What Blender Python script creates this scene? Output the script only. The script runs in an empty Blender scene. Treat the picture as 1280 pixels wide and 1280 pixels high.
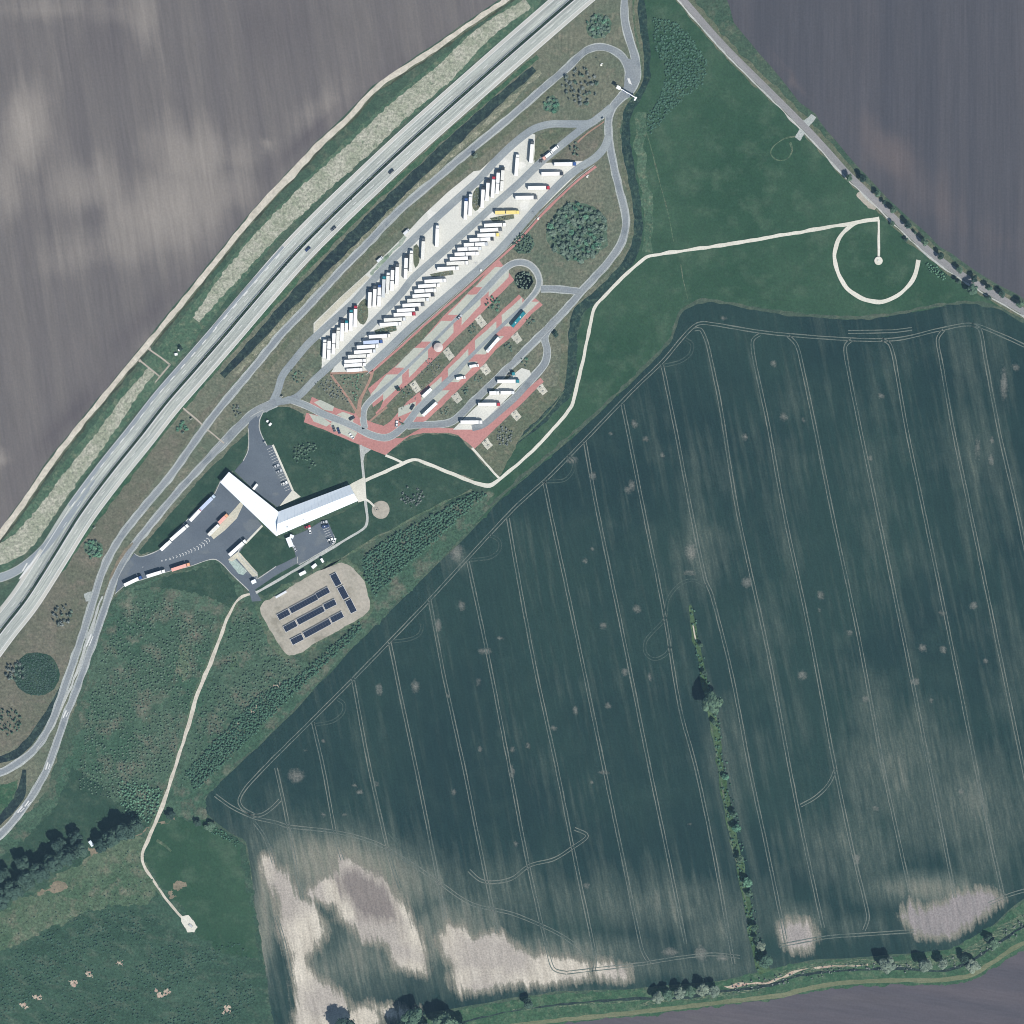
import bpy, bmesh, math, random
import numpy as np
from mathutils import Vector, Matrix, geometry
import mathutils
random.seed(7); rng = np.random.default_rng(7)
S = 0.6            # metres per photograph pixel on the ground
K = 1.5            # picture brightness of a white diffuse surface in full sun
AIR = (.009, .020, .031)        # light scattered by the air between ground and camera
HAZE_COL = (.42, .72, 1.0, 1); HAZE_D = 3.0e-5
sc = bpy.context.scene
COL = sc.collection
R = math.radians

# ------------------------------------------------------------------ camera
cam_d = bpy.data.cameras.new('camera'); cam = bpy.data.objects.new('camera', cam_d)
COL.objects.link(cam); cam.location = (0, 0, 2400); cam.rotation_euler = (0, 0, 0)
cam_d.sensor_width = 36; cam_d.lens = 36 * 2400 / (1280 * S)
cam_d.clip_start = 10; cam_d.clip_end = 12000
sc.camera = cam
# ------------------------------------------------------------------ sky, sun, exposure
SUN_EL = 50.0
SDX, SDY = 0.60, -0.80            # horizontal direction towards the sun (south-east)
w = bpy.data.worlds.new('World'); sc.world = w; w.use_nodes = True
wn = w.node_tree.nodes; wl = w.node_tree.links
bg = wn['Background']
sky = wn.new('ShaderNodeTexSky'); sky.sky_type = 'NISHITA'; sky.sun_disc = False
sky.sun_elevation = R(SUN_EL); sky.sun_rotation = math.atan2(SDX, SDY)
sky.air_density = 1.0; sky.dust_density = 0.6; sky.ozone_density = 1.2
wl.new(sky.outputs[0], bg.inputs[0]); bg.inputs[1].default_value = 0.06
sun_d = bpy.data.lights.new('sun', 'SUN'); sun_d.energy = 4.2; sun_d.angle = R(0.53)
sun_d.color = (1.0, 0.965, 0.91)
sun = bpy.data.objects.new('sun', sun_d); COL.objects.link(sun)
ce = math.cos(R(SUN_EL))
sun.rotation_euler = Vector((SDX * ce, SDY * ce, math.sin(R(SUN_EL)))).to_track_quat('Z', 'Y').to_euler()
sun.location = (200, -300, 500)
sc.view_settings.view_transform = 'Standard'; sc.view_settings.look = 'None'
sc.view_settings.gamma = 1; sc.view_settings.exposure = 0.48
sc.render.engine = 'CYCLES'; sc.cycles.filter_width = 1.0

# ------------------------------------------------------------------ helpers
def lin(c):
    c = c / 255.0
    return c / 12.92 if c <= 0.04045 else ((c + 0.055) / 1.055) ** 2.4
def A(r, g, b, k=1.0):            # albedo of a flat sunlit surface that shows as this sRGB colour
    return tuple(max(.008, lin(v) - a) / K * k for v, a in zip((r, g, b), AIR)) + (1.0,)
def P(x, y): return ((x - 640) * S, (640 - y) * S)
def PL(pts): return [P(*p[:2]) for p in pts]

class NT:
    def __init__(s, name, rough=0.9, spec=0.2):
        m = bpy.data.materials.new(name); m.use_nodes = True
        s.m = m; s.t = m.node_tree; s.b = s.t.nodes['Principled BSDF']
        s.b.inputs['Roughness'].default_value = rough
        s.b.inputs['Specular IOR Level'].default_value = spec
    def n(s, typ, **kw):
        nd = s.t.nodes.new(typ)
        for k, v in kw.items():
            if k.startswith('i_'):
                key = k[2:]; key = int(key) if key.isdigit() else key
                nd.inputs[key].default_value = v
            else: setattr(nd, k, v)
        return nd
    def l(s, a, b): s.t.links.new(a, b)
    def coord(s, ang=0, sx=1, sy=1, uv=False):
        tc = s.n('ShaderNodeTexCoord'); mp = s.n('ShaderNodeMapping')
        if ang:
            m0 = s.n('ShaderNodeMapping'); m0.inputs['Rotation'].default_value = (0, 0, ang)
            s.l(tc.outputs['UV' if uv else 'Object'], m0.inputs[0]); s.l(m0.outputs[0], mp.inputs[0])
        else: s.l(tc.outputs['UV' if uv else 'Object'], mp.inputs[0])
        mp.inputs['Scale'].default_value = (sx, sy, 1); return mp.outputs[0]
    def noise(s, vec, scale, detail=4, rough=0.55):
        nd = s.n('ShaderNodeTexNoise', noise_dimensions='3D')
        nd.inputs['Scale'].default_value = scale; nd.inputs['Detail'].default_value = detail
        nd.inputs['Roughness'].default_value = rough
        s.l(vec, nd.inputs['Vector']); return nd.outputs['Fac']
    def rng(s, v, a, b, c=0.0, d=1.0, smooth=False):
        nd = s.n('ShaderNodeMapRange'); nd.clamp = True
        if smooth: nd.interpolation_type = 'SMOOTHSTEP'
        for i, x in enumerate((a, b, c, d)): nd.inputs[i + 1].default_value = x
        s.l(v, nd.inputs[0]); return nd.outputs[0]
    def mix(s, f, a, b, mode='MIX'):
        nd = s.n('ShaderNodeMix', data_type='RGBA', blend_type=mode)
        for sock, v in ((nd.inputs[0], f), (nd.inputs[6], a), (nd.inputs[7], b)):
            if hasattr(v, 'links') or isinstance(v, bpy.types.NodeSocket): s.l(v, sock)
            else: sock.default_value = v
        return nd.outputs[2]
    def math(s, op, a, b=0.0):
        nd = s.n('ShaderNodeMath', operation=op)
        for i, v in enumerate((a, b)):
            if isinstance(v, bpy.types.NodeSocket): s.l(v, nd.inputs[i])
            else: nd.inputs[i].default_value = v
        return nd.outputs[0]
    def scale_col(s, col, f):      # colour * scalar socket
        cx = s.n('ShaderNodeCombineXYZ')
        for i in range(3): s.l(f, cx.inputs[i])
        return s.mix(1.0, col, cx.outputs[0], 'MULTIPLY')
    def attr(s, name):
        nd = s.n('ShaderNodeAttribute', attribute_name=name); return nd.outputs['Fac']
    def out(s, col, bump=None, bs=0.3, bd=0.2):
        if isinstance(col, bpy.types.NodeSocket): s.l(col, s.b.inputs['Base Color'])
        else: s.b.inputs['Base Color'].default_value = col
        if bump is not None:
            bn = s.n('ShaderNodeBump'); bn.inputs['Strength'].default_value = bs
            bn.inputs['Distance'].default_value = bd
            s.l(bump, bn.inputs['Height']); s.l(bn.outputs[0], s.b.inputs['Normal'])
        return s.m

def mgrass(name, c1, c2, c3=None, big=0.02, mid=0.09, fine=0.55, f3=0.5, amp=0.28, ang=0, st=1.0, bs=0.5, bd=0.35):
    t = NT(name, 0.95, 0.1)
    v = t.coord(ang, 1, st); v0 = t.coord()
    col = t.mix(t.rng(t.noise(v, big, 5, .6), .38, .62), c1, c2)
    if c3: col = t.mix(t.rng(t.noise(v, mid, 6, .65), .5, .5 + .22), col, c3) if f3 >= .5 else t.mix(t.rng(t.noise(v, mid, 6, .65), .58, .75), col, c3)
    fn = t.noise(v0, fine, 5, .75); f2 = t.noise(v0, mid * 2.3, 4, .6)
    g = t.math('MULTIPLY', t.rng(fn, .34, .66, 1 - amp * 1.3, 1 + amp * 1.3), t.rng(f2, .3, .7, 1 - amp * .6, 1 + amp * .6))
    return t.out(t.scale_col(col, g), fn, bs, bd)
def msurf(name, c1, c2, amp=0.08, big=0.03, fine=0.9, rough=0.85, spec=0.25, uvstreak=0, patch=None):
    t = NT(name, rough, spec); v0 = t.coord()
    col = t.mix(t.rng(t.noise(v0, big, 4, .6), .38, .62), c1, c2)
    if patch: col = t.mix(t.rng(t.noise(v0, .06, 3, .5), .6, .66), col, patch)
    fn = t.noise(v0, fine, 5, .7)
    g = t.rng(fn, .36, .64, 1 - amp * 1.3, 1 + amp * 1.3)
    if uvstreak:
        vs = t.coord(0, 0.012, 1, uv=True)
        g = t.math('MULTIPLY', g, t.rng(t.noise(vs, .9, 4, .7), .35, .65, 1 - uvstreak, 1 + uvstreak))
    return t.out(t.scale_col(col, g), fn, .15, .03)
def mplain(name, col, rough=0.5, spec=0.4, metal=0.0, amp=0.06, coat=0.0):
    t = NT(name, rough, spec); t.b.inputs['Metallic'].default_value = metal
    t.b.inputs['Coat Weight'].default_value = coat
    v = t.coord(); g = t.rng(t.noise(v, 1.2, 4, .6), .3, .7, 1 - amp, 1 + amp)
    return t.out(t.scale_col(col, g))
def mleaf(name, c1, c2, scale=0.12):
    t = NT(name, 0.8, 0.15)
    oi = t.n('ShaderNodeObjectInfo'); v = t.coord()
    f = t.math('ADD', t.math('MULTIPLY', oi.outputs['Random'], .55), t.math('MULTIPLY', t.noise(v, scale, 3, .6), .6))
    col = t.mix(t.rng(f, .25, .85), c1, c2)
    g = t.rng(t.noise(v, 1.1, 4, .7), .25, .75, .6, 1.4)
    return t.out(t.scale_col(col, g))

def tag(o, label=None, cat=None, group=None, kind=None):
    if label: o['label'] = label
    if cat: o['category'] = cat
    if group: o['group'] = group
    if kind: o['kind'] = kind
    return o
def mesh_obj(name, verts, faces, mat=None, parent=None, uvs=None):
    me = bpy.data.meshes.new(name); me.from_pydata(verts, [], faces)
    if uvs is not None:
        ul = me.uv_layers.new(name='UVMap')
        idx = np.zeros(len(me.loops), dtype=np.int32); me.loops.foreach_get('vertex_index', idx)
        ul.data.foreach_set('uv', np.asarray(uvs, dtype=np.float32)[idx].ravel())
    me.update(); o = bpy.data.objects.new(name, me); COL.objects.link(o)
    if mat: me.materials.append(mat)
    if parent: o.parent = parent
    return o
def catmull(pts, closed=False, step=1.5):
    p = [Vector(q) for q in pts]; n = len(p); out = []
    rngi = range(n if closed else n - 1)
    for i in rngi:
        if closed: a, b, c, d = p[i - 1], p[i], p[(i + 1) % n], p[(i + 2) % n]
        else: a, b, c, d = p[max(i - 1, 0)], p[i], p[i + 1], p[min(i + 2, n - 1)]
        L = (c - b).length; k = max(1, int(L / step))
        # centripetal-like tangents limited by neighbouring chord length
        tb = (c - a) * 0.5; td = (d - b) * 0.5
        if tb.length > L: tb = tb.normalized() * L
        if td.length > L: td = td.normalized() * L
        for j in range(k):
            t = j / k; t2 = t * t; t3 = t2 * t
            out.append(b * (2*t3 - 3*t2 + 1) + tb * (t3 - 2*t2 + t) + c * (3*t2 - 2*t3) + td * (t3 - t2))
    if not closed: out.append(p[-1])
    return out
def straight(pts, closed=False, step=1.5):
    p = [Vector(q) for q in pts]; n = len(p); out = []
    for i in range(n if closed else n - 1):
        b, c = p[i], p[(i + 1) % n]; k = max(1, int((c - b).length / step))
        for j in range(k): out.append(b.lerp(c, j / k))
    if not closed: out.append(p[-1])
    return out
def jnoise(n, amp, corr=3):
    a = rng.normal(0, 1, n + corr * 2); kx = np.hanning(corr * 2 + 1); kx /= math.sqrt((kx**2).sum())
    return np.convolve(a, kx, 'same')[corr:corr + n] * amp
def poly(name, pts, z, mat, smooth=False, jit=0.0, kind='structure', h=0.0):
    w_ = PL(pts)
    q = catmull(w_, True, 2.0) if smooth else (straight(w_, True, 1.5) if jit else [Vector(a) for a in w_])
    if jit:
        n = len(q); a, b = jnoise(n, jit) + jnoise(n, jit * .6, 1) + jnoise(n, jit, 9), jnoise(n, jit) + jnoise(n, jit * .6, 1) + jnoise(n, jit, 9)
        q = [Vector((v.x + a[i], v.y + b[i])) for i, v in enumerate(q)]
    area = sum(q[i - 1].x * q[i].y - q[i].x * q[i - 1].y for i in range(len(q)))
    if area < 0: q.reverse()
    vs = [(v.x, v.y, z) for v in q]; fs = [tuple(range(len(vs)))]
    if not h and len(q) > 14:
        n = len(q); vo, eo, fo, *_ = geometry.delaunay_2d_cdt([Vector((v.x, v.y)) for v in q], [(i, (i + 1) % n) for i in range(n)], [list(range(n))], 1, 1e-4)
        vs = [(v.x, v.y, z) for v in vo]
        fs = []
        for f in fo:
            a_ = sum(vo[f[i - 1]].x * vo[f[i]].y - vo[f[i]].x * vo[f[i - 1]].y for i in range(len(f)))
            if abs(a_) > 1e-6: fs.append(tuple(f) if a_ > 0 else tuple(reversed(f)))
    if h:
        n = len(vs); vs += [(v.x, v.y, z - h) for v in q]
        fs += [(i, i + n, (i + 1) % n + n, (i + 1) % n) for i in range(n)]
    return tag(mesh_obj(name, vs, fs, mat), kind=kind)
def offset_line(q, off, closed=False):
    n = len(q); out = []
    for i, v in enumerate(q):
        a = q[i - 1] if (i or closed) else q[i]; b = q[(i + 1) % n] if (i < n - 1 or closed) else q[i]
        d = (b - a); d = d.normalized() if d.length > 1e-6 else Vector((1, 0))
        o = off[i] if hasattr(off, '__len__') else off
        out.append(Vector((v.x - d.y * o, v.y + d.x * o)))
    return out
def ribbon_data(q, wd, z, off=0.0, closed=False, jit=0.0, h=0.0):
    n = len(q)
    wl_ = np.full(n, wd / 2.0) if not hasattr(wd, '__len__') else np.interp(np.linspace(0, 1, n), np.linspace(0, 1, len(wd)), wd) / 2
    a = wl_ + (jnoise(n, jit) if jit else 0); b = wl_ + (jnoise(n, jit) if jit else 0)
    Lq = offset_line(q, off + a, closed); Rq = offset_line(q, off - b, closed)
    vs = []; uv = []; s = 0
    for i in range(n):
        if i: s += (q[i] - q[i - 1]).length
        vs += [(Lq[i].x, Lq[i].y, z), (Rq[i].x, Rq[i].y, z)]; uv += [(s, off + wl_[i]), (s, off - wl_[i])]
    fs = []; m = n if closed else n - 1
    for i in range(m):
        j = (i + 1) % n; fs.append((2*i + 1, 2*j + 1, 2*j, 2*i))
    if h:
        base = len(vs)
        vs += [(x, y, zz - h) for x, y, zz in vs]; uv = uv + uv
        for i in range(m):
            j = (i + 1) % n
            fs.append((2*i, 2*j, base + 2*j, base + 2*i)); fs.append((2*j + 1, 2*i + 1, base + 2*i + 1, base + 2*j + 1))
    return vs, fs, uv
def ribbon(name, pts, wd, z, mat, off=0.0, closed=False, jit=0.0, h=0.0, smooth=True, kind='structure', step=2.0):
    q = (catmull if smooth else straight)(PL(pts), closed, step)
    vs, fs, uv = ribbon_data(q, wd, z, off, closed, jit, h)
    return tag(mesh_obj(name, vs, fs, mat, uvs=uv), kind=kind)
def multi(name, parts, mat, kind='structure'):
    V, F, U = [], [], []
    for vs, fs, uv in parts:
        b = len(V); V += vs; F += [tuple(i + b for i in f) for f in fs]; U += uv
    return tag(mesh_obj(name, V, F, mat, uvs=U), kind=kind)
def dash_parts(q, off, dash, gap, wd, z):
    out = []; s = 0; cur = []; 
    q2 = offset_line(q, off)
    per = dash + gap
    for i in range(len(q2)):
        if i: s += (q2[i] - q2[i - 1]).length
        if (s % per) < dash: cur.append(q2[i])
        else:
            if len(cur) > 1: out.append(ribbon_data(cur, wd, z))
            cur = []
    if len(cur) > 1: out.append(ribbon_data(cur, wd, z))
    return out

# ------------------------------------------------------------------ materials
M = {}
M['base'] = mgrass('meadow_grass', A(84, 106, 94), A(72, 100, 88), A(110, 120, 106))
M['dry'] = mgrass('dry_grass', A(126, 130, 116), A(106, 120, 106), A(140, 138, 124), big=.03, mid=.12)
M['dry2'] = mgrass('brownish_grass', A(122, 123, 112), A(110, 117, 104), A(134, 130, 120), big=.03, mid=.1)
M['olive'] = mgrass('verge_grass', A(114, 122, 106), A(102, 116, 100), A(134, 132, 116), big=.04, mid=.15)
M['green'] = mgrass('green_grass', A(66, 102, 84), A(80, 112, 92), A(110, 128, 108), big=.04, mid=.16)
M['bank'] = mgrass('bank_grass', A(80, 110, 94), A(94, 122, 104), A(126, 138, 118), big=.04, mid=.2, fine=.5, amp=.32)
M['strip2'] = mgrass('ditch_strip_grass', A(74, 104, 78), A(92, 118, 92), A(58, 84, 74), big=.05, mid=.2, fine=.4, amp=.36)
M['mead'] = mgrass('deep_green_meadow', A(58, 92, 78), A(70, 102, 86), A(86, 112, 96), big=.014, mid=.05, amp=.16)
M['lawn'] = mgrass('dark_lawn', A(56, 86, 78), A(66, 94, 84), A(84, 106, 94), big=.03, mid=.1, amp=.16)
M['scrub'] = mgrass('scrub_grass', A(72, 104, 90), A(86, 112, 98), A(128, 126, 116), big=.02, mid=.06, amp=.35)
M['scrub2'] = mgrass('low_scrub_grass', A(62, 92, 82), A(72, 102, 90), A(96, 114, 102), big=.02, mid=.07, amp=.3, ang=R(17), st=2)
M['rough'] = mgrass('rough_pale_grass', A(82, 110, 92), A(102, 122, 104), A(130, 132, 118), big=.03, mid=.09, amp=.36)
M['wet'] = mgrass('wet_ditch_sedge', A(48, 66, 74), A(58, 78, 80), A(76, 96, 90), big=.03, mid=.2, fine=.4, amp=.34)
M['reed'] = mgrass('dark_ditch_reed', A(48, 72, 76), A(58, 84, 82), A(82, 102, 92), big=.03, mid=.2, fine=.4, amp=.34)
M['flower'] = mgrass('flowering_bank', A(166, 172, 154), A(192, 192, 178), A(122, 138, 118), big=.08, mid=.3, fine=.5, amp=.34)
M['stony'] = mgrass('stony_ditch_bank', A(150, 154, 136), A(118, 126, 108), A(196, 192, 172), big=.1, mid=.35, fine=.8, amp=.3)
M['bankveg'] = mgrass('stream_bank_weeds', A(92, 116, 98), A(70, 98, 86), A(160, 164, 140), big=.06, mid=.3, amp=.35, ang=R(-5), st=3)
M['strip'] = mgrass('field_edge_grass', A(118, 128, 104), A(134, 140, 116), A(104, 116, 96), big=.03, mid=.2, amp=.12, ang=0, st=4)
M['mow'] = mgrass('field_margin_grass', A(88, 106, 96), A(76, 98, 90), A(112, 122, 110), big=.03, mid=.12, amp=.18)
M['thick'] = mgrass('thicket_floor_grass', A(98, 122, 108), A(86, 112, 98), A(118, 132, 116), big=.08, mid=.2, amp=.3)
M['conc'] = msurf('parking_concrete', A(236, 236, 228), A(222, 224, 217), .08, patch=A(242, 242, 236))
M['conc2'] = msurf('cream_paving', A(222, 218, 200), A(208, 206, 190), .12)
M['motor'] = msurf('motorway_concrete', A(193, 199, 193), A(181, 188, 184), .11, uvstreak=.3)
M['should'] = msurf('hard_shoulder_concrete', A(214, 213, 206), A(204, 206, 200), .06, uvstreak=.08)
M['asph'] = msurf('asphalt', A(156, 164, 168), A(144, 153, 160), .12, big=.05, uvstreak=.09, patch=A(136, 146, 153))
M['asph2'] = msurf('dark_asphalt', A(112, 124, 136), A(104, 116, 129), .07, big=.05, patch=A(120, 130, 138))
M['aisle'] = msurf('aisle_asphalt', A(166, 175, 178), A(152, 162, 168), .1, big=.05, uvstreak=.09)
M['exit'] = msurf('exit_lane_asphalt', A(162, 172, 178), A(154, 164, 172), .06, uvstreak=.06)
M['lane'] = msurf('country_asphalt', A(160, 160, 162), A(150, 152, 154), .1, uvstreak=.08)
M['edge'] = msurf('kerb_concrete', A(205, 208, 204), A(188, 193, 190), .14, fine=.7)
M['edge2'] = msurf('road_edge_gravel', A(198, 205, 203), A(176, 184, 182), .16, fine=.7)
M['line'] = mplain('road_marking_paint', A(236, 238, 236), .6, amp=.12)
M['red'] = msurf('red_block_paving', A(205, 150, 146), A(196, 142, 138), .09, fine=.7)
M['redp'] = msurf('faded_red_paving', A(184, 150, 136), A(170, 142, 128), .12, fine=.7)
M['bay'] = msurf('parking_bay_paving', A(206, 209, 196), A(194, 200, 189), .08, fine=.7)
M['white'] = msurf('white_gravel', A(240, 238, 226), A(226, 225, 212), .08, fine=.8)
M['dirt'] = msurf('pale_dirt_track', A(216, 208, 192), A(200, 194, 180), .12, fine=.5, big=.1)
M['dirt3'] = msurf('chalky_track', A(228, 222, 208), A(206, 200, 186), .12, fine=.5, big=.1)
M['dirt2'] = msurf('bare_earth', A(150, 140, 124), A(134, 130, 114), .2, fine=.5, big=.1)
M['gravel'] = msurf('yard_gravel', A(194, 188, 176), A(178, 174, 162), .1, fine=.5, big=.06, patch=A(162, 158, 146))
M['rubble'] = msurf('rubble', A(186, 160, 148), A(206, 196, 176), .25, fine=.8, big=.3)
M['track'] = None

def mfield(name):
    """winter crop with bare sandy patches; masks come from the mesh, edges from streaked noise"""
    t = NT(name, .95, .1); ang = R(-11.5)
    v0 = t.coord(); vs = t.coord(ang, 1.0, 0.055); vs2 = t.coord(ang, 1.0, 0.12)
    n1 = t.noise(v0, .006, 4, .6); st = t.noise(vs, .16, 5, .6); st2 = t.noise(vs2, .5, 4, .6); fn = t.noise(v0, .7, 4, .7)
    crop = t.mix(t.rng(n1, .4, .6), A(43, 70, 75), A(50, 78, 79))
    crop = t.mix(t.rng(st, .5, .75, 0, .2), crop, A(84, 102, 96))
    crop = t.mix(t.rng(t.noise(v0, .03, 6, .7), .52, .75, 0, .3), crop, A(74, 98, 94))
    vp = t.coord(ang, 1.0, .5)
    crop = t.mix(t.rng(t.noise(vp, .11, 5, .75), .70, .8, 0, .4), crop, A(110, 118, 112))
    sp = t.math('ADD', t.attr('sparse'), t.math('ADD', t.math('MULTIPLY', t.math('SUBTRACT', st, .5), 1.4), t.math('MULTIPLY', t.math('SUBTRACT', t.noise(v0, .02, 5, .65), .5), 1.0)))
    sparse = t.mix(t.rng(st2, .35, .65), A(82, 102, 100), A(104, 116, 110))
    col = t.mix(t.rng(sp, .1, .95), crop, sparse)
    pale = t.mix(t.rng(st, .35, .65), A(122, 130, 120), A(150, 150, 140))
    col = t.mix(t.rng(sp, .8, 1.6), col, pale)
    vs3 = t.coord(ang, 1.0, .09); st3 = t.noise(vs3, .28, 5, .65); mot = t.noise(v0, .05, 5, .65)
    sa = t.math('ADD', t.attr('sand'), t.math('ADD', t.math('MULTIPLY', t.math('SUBTRACT', st3, .5), 1.25), t.math('MULTIPLY', t.math('SUBTRACT', mot, .5), .6)))
    sa = t.math('ADD', sa, t.math('MULTIPLY', t.math('SUBTRACT', fn, .5), .15))
    sa = t.math('MULTIPLY', sa, t.rng(t.attr('sand'), .02, .15))
    mid = t.mix(t.rng(st2, .3, .7), A(150, 148, 138), A(130, 134, 124))
    col = t.mix(t.rng(sa, .12, .48, smooth=True), col, mid)
    sandc = t.mix(t.rng(t.noise(vs2, .12, 4, .6), .35, .65), A(226, 219, 205), A(198, 191, 178))
    sandc = t.mix(t.rng(t.noise(v0, .02, 3, .5), .45, .6, 0, .7), sandc, A(176, 170, 165))
    sandc = t.mix(t.rng(t.attr('sandy_grey'), 0, .8, 0, 1), sandc, t.mix(t.rng(st3, .35, .65), A(146, 144, 145), A(166, 160, 160)))
    col = t.mix(t.rng(sa, .44, .68, smooth=True), col, sandc)
    so = t.math('ADD', t.attr('soil'), t.math('MULTIPLY', t.math('SUBTRACT', st3, .5), 1.3))
    so = t.math('MULTIPLY', so, t.rng(t.attr('soil'), .02, .15))
    col = t.mix(t.rng(so, .25, .8, 0, .95), col, A(140, 134, 132))
    bl = t.math('ADD', t.attr('blob'), t.math('MULTIPLY', t.math('SUBTRACT', t.noise(v0, .35, 4, .7), .5), 1.0))
    bl = t.math('MULTIPLY', bl, t.rng(t.attr('blob'), .02, .2))
    col = t.mix(t.rng(bl, .35, 1.05, 0, .7), col, A(150, 150, 144))
    g = t.math('MULTIPLY', t.rng(fn, .38, .62, .82, 1.18), t.rng(st2, .34, .66, .88, 1.12))
    return t.out(t.scale_col(col, g), fn, .3, .12)
def mplough(name, ca, cb, cc, cd, ang, st=.03, lo=.0025):
    t = NT(name, .95, .1)
    v0 = t.coord(); vs = t.coord(ang, 1.0, st); vs2 = t.coord(ang, 1.0, st * 2)
    s1 = t.noise(vs, .07, 5, .6); s2 = t.noise(vs2, .45, 4, .65); fn = t.noise(v0, .6, 4, .7)
    col = t.mix(t.rng(s1, .35, .65), ca, cb)
    lt = t.math('ADD', t.attr('light'), t.math('ADD', t.math('MULTIPLY', t.math('SUBTRACT', s1, .5), 1.1), t.math('MULTIPLY', t.math('SUBTRACT', t.noise(v0, .012, 5, .6), .5), 1.1)))
    col = t.mix(t.rng(lt, .1, .85, smooth=True), col, cc)
    col = t.mix(t.rng(lt, .8, 1.25), col, cd)
    col = t.mix(t.rng(t.attr('dark'), .0, 1.), col, A(96, 94, 102))
    g = t.math('MULTIPLY', t.rng(fn, .36, .64, .93, 1.07), t.rng(s2, .34, .66, .91, 1.09))
    return t.out(t.scale_col(col, g), fn, .25, .12)

def seg_sd(px, py, pts):
    """signed distance in px, positive inside"""
    n = len(pts); best = np.full(px.shape, 1e9); ins = np.zeros(px.shape, bool)
    for i in range(n):
        x0, y0 = pts[i]; x1, y1 = pts[(i + 1) % n]
        dx, dy = x1 - x0, y1 - y0; L = dx*dx + dy*dy + 1e-9
        t = np.clip(((px - x0) * dx + (py - y0) * dy) / L, 0, 1)
        best = np.minimum(best, np.hypot(px - x0 - t*dx, py - y0 - t*dy))
        c = ((y0 > py) != (y1 > py)) & (px < (x1 - x0) * (py - y0) / (y1 - y0 + 1e-12) + x0)
        ins ^= c
    return np.where(ins, best, -best)
def field(name, outline, z, mat, grid, attrs, smooth=True, box=(-20, -20, 1300, 1300)):
    """flat sheet with an exact outline and an interior grid that carries the masks"""
    q = catmull(PL(outline), True, 4.0) if smooth else straight(PL(outline), True, 4.0)
    n = len(q); jx, jy = jnoise(n, .35), jnoise(n, .35)
    q = [Vector((v.x + jx[i], v.y + jy[i])) for i, v in enumerate(q)]
    opx = [(v.x / S + 640, 640 - v.y / S) for v in q]
    xs = np.arange(box[0], box[2], grid); ys = np.arange(box[1], box[3], grid)
    gx, gy = np.meshgrid(xs, ys); gx = gx.ravel().astype(float); gy = gy.ravel().astype(float)
    sd = seg_sd(gx, gy, opx[::2]); k = sd > grid * .6 + 1.5; gx, gy = gx[k], gy[k]
    pts = [v for v in q] + [Vector(P(a, b)) for a, b in zip(gx, gy)]
    edges = [(i, (i + 1) % n) for i in range(n)]
    vo, eo, fo, *_ = geometry.delaunay_2d_cdt(pts, edges, [list(range(n))], 1, 1e-4)
    vs = [(v.x, v.y, z) for v in vo]
    o = mesh_obj(name, vs, [tuple(f) for f in fo], mat)
    X = np.array([v.x for v in vo]) / S + 640; Y = 640 - np.array([v.y for v in vo]) / S
    for an, fn in attrs.items():
        a = o.data.attributes.new(an, 'FLOAT', 'POINT'); a.data.foreach_set('value', fn(X, Y).astype(np.float32))
    if o.data.polygons and o.data.polygons[0].normal.z < 0: o.data.flip_normals()
    return tag(o, kind='structure')
def gauss(L):
    def f(X, Y):
        r = np.zeros(X.shape)
        for (x, y, a, b, th, s) in L:
            c, s_ = math.cos(R(th)), math.sin(R(th)); u = (X - x) * c + (Y - y) * s_; v = -(X - x) * s_ + (Y - y) * c
            r = np.maximum(r, s * np.exp(-(u / a)**2 - (v / b)**2))
        return r
    return f
def polymask(L, wd):
    def f(X, Y):
        r = np.zeros(X.shape)
        for pts in L: r = np.maximum(r, np.clip(.5 + seg_sd(X, Y, pts) / (2 * wd), 0, 1))
        return r
    return f

# ================================================================== THE GROUND
o = mesh_obj('ground', [(-3000, -3000, -.02), (3000, -3000, -.02), (3000, 3000, -.02), (-3000, 3000, -.02)], [(0, 1, 2, 3)], M['base']); tag(o, kind='structure')

TRACK = [(700, -45), (632, 0), (590, 28), (545, 60), (505, 86), (470, 110), (435, 148), (402, 178), (370, 212), (320, 265), (275, 320), (228, 378), (180, 436), (140, 484), (100, 532), (70, 571), (42, 610), (22, 640), (0, 669), (-40, 720), (-160, 860)]
# fields of bare soil
nw = [(-900, -900), (1100, -900), (800, -110)] + [(x - 3, y - 4) for x, y in TRACK[:-1]] + [(-163, 850), (-900, 1500)]
M['plnw'] = mplough('ploughed_soil', A(116, 114, 117), A(128, 125, 125), A(154, 149, 145), A(170, 164, 158), R(-9))
lightL = [(210, 262, 100, 55, -15, .95), (240, 195, 60, 55, 0, .85), (30, 160, 30, 60, 5, .9), (110, 235, 55, 45, 0, .75), (60, 10, 80, 18, 0, .55),
          (175, 20, 22, 55, -8, .8), (140, 15, 50, 25, 0, .6), (10, 235, 25, 50, 0, .7), (290, 235, 40, 40, 0, .75), (160, 300, 110, 40, -10, .7),
          (300, 200, 30, 28, 0, .7), (90, 60, 30, 60, 0, .35), (330, 182, 8, 8, 0, 1.1), (2, 572, 12, 12, 0, .8), (400, 140, 60, 30, -35, .4), (500, 90, 60, 20, -33, .3), (100, 437, 20, 5, 0, .5)]
darkL = [(270, 335, 70, 12, -47, .6), (400, 160, 80, 10, -40, .7), (520, 80, 90, 9, -32, .6), (180, 400, 70, 14, -45, .5), (90, 520, 70, 14, -47, .6), (340, 30, 60, 60, 0, .35), (130, 45, 40, 60, 0, .3)]
field('ploughed_field', nw, .03, M['plnw'], 11, {'light': gauss(lightL), 'dark': gauss(darkL)}, smooth=False, box=(-20, -20, 700, 720))
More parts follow.
